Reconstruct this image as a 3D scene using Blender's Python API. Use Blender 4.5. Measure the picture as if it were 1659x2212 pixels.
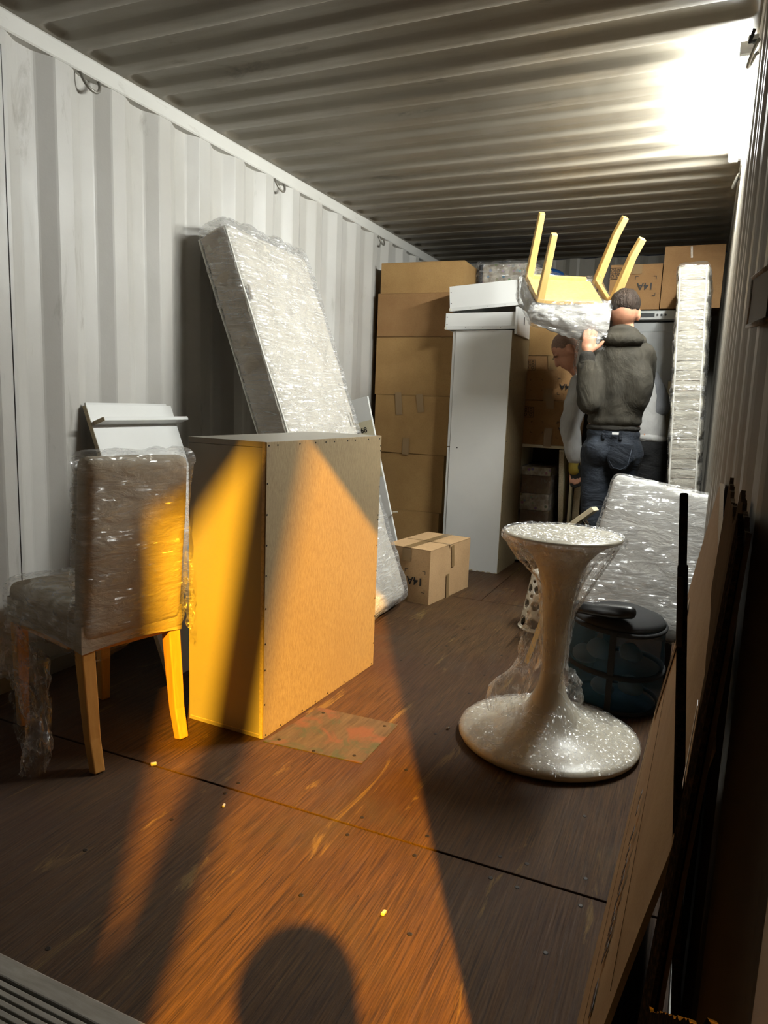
import bpy, bmesh, math, random
from mathutils import Vector, Matrix, Euler, noise as mnoise

# ------------------------------------------------------------------ scene, camera, world, exposure
for o in list(bpy.data.objects):
    bpy.data.objects.remove(o)
scene = bpy.context.scene
COL = scene.collection
scene.view_settings.view_transform = 'Standard'
scene.view_settings.look = 'None'
scene.view_settings.gamma = 1.0
scene.view_settings.use_curve_mapping = False
scene.view_settings.exposure = 0.85

CAM_H = 1.13
cam_data = bpy.data.cameras.new('camera')
cam_data.sensor_fit = 'VERTICAL'
cam_data.sensor_height = 36.0
cam_data.lens = 1540.0 * 36.0 / 2212.0
cam_data.clip_start = 0.02
cam_data.clip_end = 100
camera = bpy.data.objects.new('camera', cam_data)
COL.objects.link(camera)
camera.matrix_world = Matrix(((0.91308063, -0.09663176, 0.3961642, 0.0),
                              (0.40597204, 0.12405518, -0.90542643, 0.0),
                              (0.03834672, 0.98755892, 0.15250217, CAM_H),
                              (0, 0, 0, 1)))
scene.camera = camera

world = bpy.data.worlds.new('night')
scene.world = world
world.use_nodes = True
world.node_tree.nodes['Background'].inputs[0].default_value = (0.10, 0.12, 0.18, 1)
world.node_tree.nodes['Background'].inputs[1].default_value = 0.02

LAMP = Vector((2.1, -3.4, 5.2))          # sodium yard lamp outside the doors
SODIUM_POWER = 8300.0
TUBE_STRENGTH = 430.0                     # LED batten in the container

random.seed(7)
rnd = random.Random(11)

# ------------------------------------------------------------------ materials
def lin(h):
    h = h.lstrip('#')
    v = [int(h[i:i + 2], 16) / 255 for i in (0, 2, 4)]
    return tuple(x / 12.92 if x <= 0.04045 else ((x + 0.055) / 1.055) ** 2.4 for x in v) + (1.0,)

class NT:
    """tiny node helper"""
    def __init__(self, name):
        self.m = bpy.data.materials.new(name)
        self.m.use_nodes = True
        self.t = self.m.node_tree
        self.t.nodes.clear()
        self.out = self.n('ShaderNodeOutputMaterial')
    def n(self, typ, **kw):
        nd = self.t.nodes.new(typ)
        for k, v in kw.items():
            if k.startswith('i_'):
                nd.inputs[k[2:].replace('_', ' ')].default_value = v
            else:
                setattr(nd, k, v)
        return nd
    def l(self, a, b):
        self.t.links.new(a, b)
    def coord(self, scale=(1, 1, 1), rot=(0, 0, 0), kind='Object'):
        tc = self.n('ShaderNodeTexCoord')
        mp = self.n('ShaderNodeMapping')
        mp.inputs['Scale'].default_value = scale
        mp.inputs['Rotation'].default_value = rot
        self.l(tc.outputs[kind], mp.inputs['Vector'])
        return mp.outputs[0]
    def noise(self, vec, scale=5, detail=4, rough=0.55, dist=0.0):
        nd = self.n('ShaderNodeTexNoise')
        nd.inputs['Scale'].default_value = scale
        nd.inputs['Detail'].default_value = detail
        nd.inputs['Roughness'].default_value = rough
        nd.inputs['Distortion'].default_value = dist
        self.l(vec, nd.inputs['Vector'])
        return nd.outputs['Fac']
    def ramp(self, fac, stops):
        r = self.n('ShaderNodeValToRGB')
        e = r.color_ramp.elements
        while len(e) < len(stops):
            e.new(0.5)
        for i, (p, c) in enumerate(stops):
            e[i].position = p
            e[i].color = c if len(c) == 4 else tuple(c) + (1,)
        self.l(fac, r.inputs[0])
        return r.outputs[0]
    def mix(self, fac, a, b, mode='MIX'):
        m = self.n('ShaderNodeMix', data_type='RGBA', blend_type=mode)
        for s, v in ((0, fac), (6, a), (7, b)):
            if hasattr(v, 'is_linked') or hasattr(v, 'links'):
                self.l(v, m.inputs[s])
            else:
                m.inputs[s].default_value = v
        return m.outputs[2]
    def bump(self, height, strength=0.3, dist=0.01, normal=None):
        b = self.n('ShaderNodeBump')
        b.inputs['Strength'].default_value = strength
        b.inputs['Distance'].default_value = dist
        self.l(height, b.inputs['Height'])
        if normal is not None:
            self.l(normal, b.inputs['Normal'])
        return b.outputs[0]
    def principled(self, color=None, rough=0.5, normal=None, metal=0.0, spec=0.5, link=True, **kw):
        p = self.n('ShaderNodeBsdfPrincipled')
        if color is not None:
            if hasattr(color, 'links'):
                self.l(color, p.inputs['Base Color'])
            else:
                p.inputs['Base Color'].default_value = color
        if hasattr(rough, 'links'):
            self.l(rough, p.inputs['Roughness'])
        else:
            p.inputs['Roughness'].default_value = rough
        p.inputs['Metallic'].default_value = metal
        p.inputs['Specular IOR Level'].default_value = spec
        if normal is not None:
            self.l(normal, p.inputs['Normal'])
        if link:
            self.l(p.outputs[0], self.out.inputs['Surface'])
        return p.outputs[0]

def plain(name, hexc, rough=0.5, metal=0.0, spec=0.5, var=0.08, vscale=6, bump=0.0, bscale=60, dist=0.003):
    t = NT(name)
    c = lin(hexc)
    v = t.coord()
    f = t.noise(v, vscale, 5, 0.6)
    lo = tuple(x * (1 - var * 2) for x in c[:3]) + (1,)
    hi = tuple(min(1, x * (1 + var)) for x in c[:3]) + (1,)
    colr = t.ramp(f, [(0.3, lo), (0.7, hi)])
    nrm = t.bump(t.noise(v, bscale, 3), bump, dist) if bump else None
    t.principled(colr, rough, nrm, metal, spec)
    return t.m

def mat_steel(name, base, scuff_axis=(1, 1, 0.25)):
    """painted container steel: scuffs, rub marks, a little rust"""
    t = NT(name)
    v = t.coord()
    vs = t.coord(scuff_axis)
    big = t.noise(v, 1.6, 4)
    c = t.ramp(big, [(0.3, lin(base[0])), (0.75, lin(base[1]))])
    sc = t.noise(vs, 9, 7, 0.7, 0.6)
    m1 = t.ramp(sc, [(0.60, (0, 0, 0)), (0.74, (1, 1, 1))])
    c = t.mix(m1, c, lin(base[2]))
    ru = t.noise(vs, 23, 6, 0.75, 0.4)
    m2 = t.ramp(ru, [(0.71, (0, 0, 0)), (0.75, (1, 1, 1))])
    c = t.mix(m2, c, lin('#3d2c21'))
    ro = t.ramp(sc, [(0.3, (0.38,) * 3), (0.8, (0.6,) * 3)])
    n = t.bump(t.noise(v, 5, 3), 0.25, 0.012)
    n = t.bump(t.noise(v, 120, 2), 0.10, 0.002, n)
    t.principled(c, ro, n, 0.0, 0.45)
    return t.m

def mat_floor(name):
    t = NT(name)
    v = t.coord(kind='Object')
    vg = t.coord((9.0, 0.55, 9.0))
    vf = t.coord((60.0, 1.6, 60.0))
    grain = t.noise(vg, 7, 8, 0.72, 0.8)
    fine = t.noise(vf, 3.2, 6, 0.75, 0.5)
    big = t.noise(v, 1.3, 4, 0.6, 0.3)
    c = t.ramp(grain, [(0.30, lin('#2b1d11')), (0.52, lin('#3a2815')), (0.72, lin('#4a341c'))])
    c2 = t.ramp(fine, [(0.36, lin('#160e08')), (0.60, lin('#5c4226'))])
    c = t.mix(0.72, c, c2)
    # reddish and grey trodden zones
    c = t.mix(t.ramp(big, [(0.42, (0, 0, 0)), (0.62, (0.55,) * 3)]), c, lin('#372016'))
    gz = t.noise(v, 2.1, 5, 0.65, 0.5)
    c = t.mix(t.ramp(gz, [(0.54, (0, 0, 0)), (0.70, (0.6,) * 3)]), c, lin('#40352a'))
    # worn-through pale streaks and stains along the grain
    st = t.noise(t.coord((3.2, 0.5, 3.2)), 4.2, 7, 0.72, 0.7)
    c = t.mix(t.ramp(st, [(0.605, (0, 0, 0)), (0.66, (0.55,) * 3)]), c, lin('#7a6338'))
    dk = t.noise(t.coord((4.0, 1.2, 4.0)), 6.5, 7, 0.75, 0.4)
    c = t.mix(t.ramp(dk, [(0.66, (0, 0, 0)), (0.72, (0.8,) * 3)]), c, lin('#1c1510'))
    # long drying cracks
    cr = t.noise(t.coord((14.0, 0.35, 14.0)), 2.3, 3, 0.5, 1.2)
    crm = t.ramp(cr, [(0.497, (0, 0, 0)), (0.5, (1, 1, 1)), (0.503, (0, 0, 0))])
    gate = t.ramp(t.noise(v, 2.7, 2), [(0.52, (0, 0, 0)), (0.62, (1, 1, 1))])
    crm = t.mix(1.0, crm, gate, 'MULTIPLY')
    c = t.mix(crm, c, lin('#140d08'))
    ro = t.ramp(grain, [(0.3, (0.5,) * 3), (0.7, (0.7,) * 3)])
    n = t.bump(fine, 0.8, 0.004)
    n = t.bump(grain, 0.30, 0.006, n)
    t.principled(c, ro, n, 0.0, 0.25)
    return t.m

def mat_card(name, a, b, ridge=0.12, spec=0.2):
    t = NT(name)
    v = t.coord()
    f = t.noise(v, 5, 5, 0.6)
    c = t.ramp(f, [(0.3, lin(a)), (0.7, lin(b))])
    sp = t.noise(v, 140, 3, 0.7)
    c = t.mix(t.ramp(sp, [(0.3, (0.25,) * 3), (0.55, (0, 0, 0))]), c, lin('#6f5233'))
    n = t.bump(t.noise(t.coord((1.0, 1.0, 60.0)), 4, 2), ridge, 0.003)
    n = t.bump(t.noise(v, 3.2, 3), 0.35, 0.012, n)
    t.principled(c, 0.85, n, 0.0, spec)
    return t.m

def mat_hardboard(name):
    t = NT(name)
    v = t.coord()
    f = t.noise(t.coord((30, 30, 9)), 5, 6, 0.7)
    c = t.ramp(f, [(0.3, lin('#7b6a50')), (0.5, lin('#8f7e60')), (0.7, lin('#9d8c6c'))])
    g = t.noise(v, 2.2, 4)
    c = t.mix(t.ramp(g, [(0.35, (0.35,) * 3), (0.65, (0, 0, 0))]), c, lin('#857258'))
    n = t.bump(t.noise(v, 220, 2), 0.12, 0.002)
    t.principled(c, 0.55, n, 0.0, 0.35)
    return t.m

def mat_wood(name, a, b, axis=(12, 12, 1.2), rough=0.42):
    t = NT(name)
    f = t.noise(t.coord(axis), 4, 6, 0.65, 0.5)
    c = t.ramp(f, [(0.3, lin(a)), (0.7, lin(b))])
    n = t.bump(f, 0.12, 0.002)
    t.principled(c, rough, n, 0.0, 0.45)
    return t.m

def mat_cloth(name, a, b, rough=0.85, weave=420, fold=0.5, fscale=(6, 6, 14), sheen=0.0):
    t = NT(name)
    v = t.coord()
    f = t.noise(v, 7, 5)
    c = t.ramp(f, [(0.3, lin(a)), (0.7, lin(b))])
    n = t.bump(t.noise(t.coord(fscale), 1.6, 4, 0.6, 0.8), fold, 0.03)
    n = t.bump(t.noise(v, weave, 2), 0.25, 0.002, n)
    t.principled(c, rough, n, 0.0, 0.3)
    return t.m

def mat_film(name, rot=(0, 0, 0), stretch=(6, 1, 60), haze=0.05, milky=0.5, strength=0.8, tint=(0.93, 0.93, 0.92, 1), rough=0.30, fine=26, facet=4.2):
    """stretch wrap: clear film, pulled creases whitish and painting in bright streaks, facets that glint"""
    t = NT(name)
    def crease(rx, ry, rz, sc, w):
        f = t.noise(t.coord(stretch, (rot[0] + rx, rot[1] + ry, rot[2] + rz)), sc, 2, 0.5, 0.5)
        return t.ramp(f, [(0.5 - w, (0, 0, 0)), (0.5, (1, 1, 1)), (0.5 + w, (0, 0, 0))])
    c1 = crease(0, 0, 0, 1.0, 0.028)
    c2 = crease(0.35, 0.25, 0.3, 0.7, 0.022)
    s2 = t.noise(t.coord((1, 1, 1)), fine, 3, 0.55, 1.0)
    c3 = t.ramp(s2, [(0.46, (0, 0, 0)), (0.5, (1, 1, 1)), (0.54, (0, 0, 0))])
    big = t.noise(t.coord((1, 1, 1)), 6, 3, 0.5, 0.6)
    gate = t.ramp(big, [(0.40, (0.06,) * 3), (0.66, (1, 1, 1))])
    gate2 = t.ramp(big, [(0.36, (1, 1, 1)), (0.56, (0.05,) * 3)])
    # glints: every crease face tilts its own way (long cells along the pull, small crumples between)
    def cells(vec, sc, k, warp):
        wv = t.n('ShaderNodeTexNoise'); wv.inputs['Scale'].default_value = 7; wv.inputs['Detail'].default_value = 2
        tc = t.n('ShaderNodeTexCoord'); t.l(tc.outputs['Object'], wv.inputs['Vector'])
        ma = t.n('ShaderNodeVectorMath', operation='MULTIPLY_ADD')
        t.l(wv.outputs['Color'], ma.inputs[0]); ma.inputs[1].default_value = (warp,) * 3; t.l(vec, ma.inputs[2])
        vo = t.n('ShaderNodeTexVoronoi'); vo.inputs['Scale'].default_value = sc
        t.l(ma.outputs[0], vo.inputs['Vector'])
        sb = t.n('ShaderNodeVectorMath', operation='SUBTRACT'); t.l(vo.outputs['Color'], sb.inputs[0]); sb.inputs[1].default_value = (0.5, 0.5, 0.5)
        ml = t.n('ShaderNodeVectorMath', operation='SCALE'); t.l(sb.outputs[0], ml.inputs[0]); ml.inputs['Scale'].default_value = k
        return ml.outputs[0]
    ge = t.n('ShaderNodeNewGeometry')
    ad = t.n('ShaderNodeVectorMath', operation='ADD'); t.l(ge.outputs['Normal'], ad.inputs[0])
    t.l(cells(t.coord(stretch, rot), facet, strength, 0.8), ad.inputs[1])
    ad2 = t.n('ShaderNodeVectorMath', operation='ADD'); t.l(ad.outputs[0], ad2.inputs[0])
    t.l(cells(t.coord((1, 1, 1)), fine * 2.2, strength * 0.45, 0.05), ad2.inputs[1])
    nm = t.n('ShaderNodeVectorMath', operation='NORMALIZE'); t.l(ad2.outputs[0], nm.inputs[0])
    n = nm.outputs[0]
    gl = t.n('ShaderNodeBsdfGlossy')
    gl.inputs['Color'].default_value = (1, 1, 1, 1)
    gl.inputs['Roughness'].default_value = rough
    t.l(n, gl.inputs['Normal'])
    df = t.n('ShaderNodeBsdfDiffuse')
    df.inputs['Color'].default_value = tint
    tl = t.n('ShaderNodeBsdfTranslucent')
    tl.inputs['Color'].default_value = tint
    dm = t.n('ShaderNodeMixShader')
    dm.inputs[0].default_value = 0.3
    t.l(df.outputs[0], dm.inputs[1]); t.l(tl.outputs[0], dm.inputs[2])
    tr = t.n('ShaderNodeBsdfTransparent')
    tr.inputs['Color'].default_value = (0.985, 0.985, 0.985, 1)
    a1 = t.mix(1.0, c1, gate, 'MULTIPLY')
    a2 = t.mix(1.0, c2, gate2, 'MULTIPLY')
    a3 = t.mix(1.0, c3, gate, 'MULTIPLY')
    m = t.mix(1.0, a1, a2, 'LIGHTEN')  # white crease lines also stand in for bright streaks on the film
    m = t.mix(0.5, m, a3, 'ADD')
    mul2 = t.n('ShaderNodeMath', operation='MULTIPLY_ADD', use_clamp=True)
    t.l(m, mul2.inputs[0]); mul2.inputs[1].default_value = milky; mul2.inputs[2].default_value = haze
    m0 = t.n('ShaderNodeMixShader')
    t.l(mul2.outputs[0], m0.inputs[0]); t.l(tr.outputs[0], m0.inputs[1]); t.l(dm.outputs[0], m0.inputs[2])
    lw = t.n('ShaderNodeFresnel'); lw.inputs['IOR'].default_value = 1.65
    cap = t.n('ShaderNodeMath', operation='MINIMUM')
    t.l(lw.outputs[0], cap.inputs[0]); cap.inputs[1].default_value = 0.22
    pg = t.ramp(t.noise(t.coord((1, 1, 1), (0.4, 0.2, 0.9)), 9, 3, 0.55, 0.5), [(0.34, (0.4,) * 3), (0.58, (1, 1, 1))])
    cm = t.n('ShaderNodeMath', operation='MULTIPLY')
    t.l(cap.outputs[0], cm.inputs[0]); t.l(pg, cm.inputs[1])
    cap = cm
    m1 = t.n('ShaderNodeMixShader')
    t.l(cap.outputs[0], m1.inputs[0]); t.l(m0.outputs[0], m1.inputs[1]); t.l(gl.outputs[0], m1.inputs[2])
    t.l(m1.outputs[0], t.out.inputs['Surface'])
    return t.m

def mat_tape(name):
    t = NT(name)
    n = t.bump(t.noise(t.coord((20, 20, 20)), 2, 3), 0.2, 0.004)
    t.principled(lin('#8d7350'), 0.22, n, 0, 0.5)
    return t.m

def mat_emit(name, col, s):
    t = NT(name)
    e = t.n('ShaderNodeEmission')
    e.inputs[0].default_value = col
    e.inputs[1].default_value = s
    t.l(e.outputs[0], t.out.inputs['Surface'])
    return t.m

def mat_mesh_bag(name):
    t = NT(name)
    v = t.coord((1, 1, 1))
    w = t.n('ShaderNodeTexChecker'); w.inputs['Scale'].default_value = 420
    t.l(v, w.inputs['Vector'])
    c = t.mix(w.outputs['Fac'], lin('#0e4560'), lin('#0a2c40'))
    p = t.principled(c, 0.6, None, 0, 0.3, link=False)
    tr = t.n('ShaderNodeBsdfTransparent')
    m = t.n('ShaderNodeMixShader'); m.inputs[0].default_value = 0.68
    t.l(tr.outputs[0], m.inputs[1]); t.l(p, m.inputs[2])
    t.l(m.outputs[0], t.out.inputs['Surface'])
    return t.m

def mat_patch(name):
    t = NT(name)
    v = t.coord()
    g = t.noise(t.coord((14, 1.6, 14)), 5, 7, 0.7, 0.5)
    c = t.ramp(g, [(0.3, lin('#2e251c')), (0.7, lin('#54473a'))])
    a = t.noise(v, 7, 5, 0.6, 0.8)
    c = t.mix(t.ramp(a, [(0.52, (0, 0, 0)), (0.60, (0.85,) * 3)]), c, lin('#5a382c'))
    b = t.noise(t.coord((1, 1, 1), (0.3, 0.8, 1.1)), 8, 5, 0.6, 0.8)
    c = t.mix(t.ramp(b, [(0.55, (0, 0, 0)), (0.62, (0.8,) * 3)]), c, lin('#2f3a2e'))
    t.principled(c, 0.6, t.bump(g, 0.3, 0.004))
    return t.m

def mat_print(name):
    """small printed pictures on wrapped goods"""
    t = NT(name)
    v = t.coord((1, 1, 1))
    vo = t.n('ShaderNodeTexVoronoi'); vo.inputs['Scale'].default_value = 26
    t.l(v, vo.inputs['Vector'])
    c = t.ramp(t.noise(v, 20, 3), [(0.35, lin('#c9c2b5')), (0.62, lin('#8d8272'))])
    hs = t.n('ShaderNodeHueSaturation'); hs.inputs['Saturation'].default_value = 0.7; hs.inputs['Value'].default_value = 0.4
    t.l(vo.outputs['Color'], hs.inputs['Color'])
    mk = t.ramp(vo.outputs['Distance'], [(0.22, (1, 1, 1)), (0.32, (0, 0, 0))])
    c = t.mix(mk, c, hs.outputs[0])
    t.principled(c, 0.4)
    return t.m

M = {}
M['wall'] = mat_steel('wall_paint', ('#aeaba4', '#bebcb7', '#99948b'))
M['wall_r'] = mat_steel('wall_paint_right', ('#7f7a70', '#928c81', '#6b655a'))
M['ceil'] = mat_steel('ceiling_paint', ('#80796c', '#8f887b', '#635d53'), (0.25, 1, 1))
M['rail'] = mat_steel('rail_paint', ('#c3c1ba', '#d0cec8', '#a8a39a'), (1, 0.25, 1))
M['floor'] = mat_floor('plywood_floor')
M['patch'] = mat_patch('floor_patch')
M['subfloor'] = plain('subfloor_dark', '#171310', 0.9)
M['screw'] = plain('screw_steel', '#241f1a', 0.5, 0.5)
M['ramp'] = mat_wood('ridged_deck', '#77726a', '#98938a', (2, 14, 14), 0.55)
M['card'] = mat_card('cardboard', '#97764b', '#a68556')
M['card2'] = mat_card('cardboard_pale', '#b08f68', '#bf9e75')
M['card3'] = mat_card('cardboard_brown', '#8c6a45', '#9a7750')
M['cardshade'] = mat_card('cardboard_shaded', '#1d1812', '#2a221a', 0.1, 0.0)  # cardboard darkened to near black, shade put into the colour
M['cardhalfshade'] = mat_card('cardboard_half_shaded', '#4c4236', '#5e5243', 0.1, 0.0)  # lighter step of the same painted shade, for less dark faces
M['tan'] = mat_card('cardboard_sheet', '#8f7654', '#9e8560', 0.05)
M['tape'] = mat_tape('packing_tape')
M['ink'] = plain('print_ink', '#14110d', 0.6)
M['white'] = plain('white_laminate', '#d9d9d6', 0.38, var=0.02, vscale=3, bump=0.03, bscale=90)
M['whitec'] = plain('old_white_laminate', '#959084', 0.42, var=0.03, vscale=4)
M['whitem'] = plain('white_melamine', '#cfcfcc', 0.45, var=0.03, vscale=4)
M['edge'] = plain('chipboard_edge', '#b9ab8e', 0.7, var=0.15, vscale=90)
M['cream'] = plain('cream_paint', '#cfc6a8', 0.5, var=0.06)
M['hard'] = mat_hardboard('hardboard')
M['beech'] = mat_wood('beech_legs', '#c58a42', '#dba35a')
M['pine'] = mat_wood('pale_pine', '#c4a05e', '#d6b473')
M['fabric'] = mat_cloth('chair_cover', '#a89a86', '#b5a894', 0.9, 300, 0.25)
M['fabricw'] = mat_cloth('white_cover', '#9c9a95', '#a9a7a2', 0.9, 300, 0.25)
M['mattress'] = mat_cloth('mattress_ticking', '#bbb5a9', '#c8c2b7', 0.8, 200, 0.5)
M['mattside'] = mat_cloth('mattress_border', '#a89c8e', '#b8ad9f', 0.85, 200, 0.4)
M['ticking2'] = mat_cloth('quilted_ticking', '#a39e91', '#b0ab9e', 0.8, 200, 0.4)
M['piping'] = plain('piping', '#dedbd2', 0.6)
M['film_m'] = mat_film('film_mattress', (0.55, 0.0, 0.2), (3, 3.2, 42), 0.10, 0.5, 0.8)
M['film_c'] = mat_film('film_chair', (0.5, 0.3, 0.2), (4, 4, 45), 0.03, 0.25, 0.9)
M['film_w'] = mat_film('film_wrap', (0.12, 0.12, 0.1), (2.2, 5, 48), 0.02, 0.38, 0.9)
M['film_t'] = mat_film('film_table', (0.6, 0.5, 0.3), (45, 40, 7), 0.05, 0.35, 1.0, fine=22)
M['film_d'] = mat_film('film_loose', (0.3, 0.2, 0.6), (50, 40, 10), 0.03, 0.35, 1.0, tint=(0.8, 0.78, 0.72, 1))
M['ivory'] = plain('ivory_lacquer', '#b6af9d', 0.35, var=0.03)
M['black'] = plain('black_plastic', '#0c0c0d', 0.35)
M['blackmat'] = plain('black_fabric', '#0b0b0c', 0.85)
M['bag'] = mat_mesh_bag('blue_mesh')
M['sock'] = plain('white_cloth', '#a9adb0', 0.9)
M['plastic'] = plain('white_plastic', '#cdc9bb', 0.35, var=0.03)
M['fridge'] = plain('fridge_silver', '#8f9191', 0.38, 0.3, var=0.03)
M['panelgrey'] = plain('control_panel', '#a9aaa8', 0.35, 0.5)
M['screen'] = plain('display', '#43484a', 0.2)
M['chrome'] = plain('chrome', '#b9b9b9', 0.18, 1.0)
M['steel'] = plain('ring_steel', '#8f8b82', 0.45, 0.5)
M['print'] = mat_print('printed_wrap')
M['print2'] = mat_cloth('printed_books', '#5a3528', '#8c7a5e', 0.5, 60, 0.3, (20, 20, 20))
M['blue'] = mat_cloth('blue_cloth', '#174a86', '#1f5aa0', 0.7)
M['jacket'] = mat_cloth('olive_jacket', '#29261f', '#343027', 0.85, 260, 0.6, (5, 5, 3))
M['rib'] = mat_cloth('ribbed_cuff', '#1d1b18', '#27241f', 0.9, 120, 0.3)
M['jeans'] = mat_cloth('dark_jeans', '#13171e', '#1c222b', 0.8, 300, 0.5, (4, 4, 9))
M['stitch'] = plain('jeans_stitch', '#2a323d', 0.8)
M['trousers'] = mat_cloth('black_trousers', '#0d0d0e', '#141415', 0.9)
M['sweat'] = mat_cloth('grey_sweatshirt', '#989795', '#a8a7a4', 0.92, 260, 0.5, (5, 5, 3))
M['sweatdark'] = mat_cloth('grey_sleeve', '#5c5d60', '#6b6c6f', 0.92, 260, 0.5, (5, 5, 3))
M['skin'] = plain('skin', '#b98468', 0.55, var=0.08, vscale=20)
M['hair'] = mat_cloth('brown_hair', '#1c140e', '#2c2017', 0.7, 160, 0.8, (30, 30, 12))
M['stubble'] = plain('stubble_hair', '#7a5f4e', 0.7, var=0.15, vscale=120)
M['glove'] = plain('yellow_glove', '#8f7a22', 0.7)
M['glove2'] = plain('dark_glove', '#22211d', 0.8)
M['shoe'] = plain('dark_shoe', '#15120f', 0.6)
M['strap'] = mat_cloth('grey_webbing', '#7d756b', '#8d867c', 0.8)
M['darkbrown'] = plain('dark_brown_board', '#2a1c10', 0.7, var=0.1)
M['yard'] = plain('yard_asphalt', '#2a2927', 0.9, var=0.2, vscale=30, bump=0.4)
M['blocker_paint'] = plain('blocker_grey', '#3a3d40', 0.5)
M['plank'] = mat_wood('shade_plank_wood', '#7a6343', '#96794f')
M['crate'] = plain('dark_crate', '#11131a', 0.7)
M['tube'] = mat_emit('led_tube', (0.97, 1.0, 0.965, 1), TUBE_STRENGTH)
M['lampglow'] = mat_emit('sodium_glow', (1.0, 0.5, 0.08, 1), 30.0)

# ------------------------------------------------------------------ geometry helpers
def V(*a):
    return Vector(a)

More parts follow.
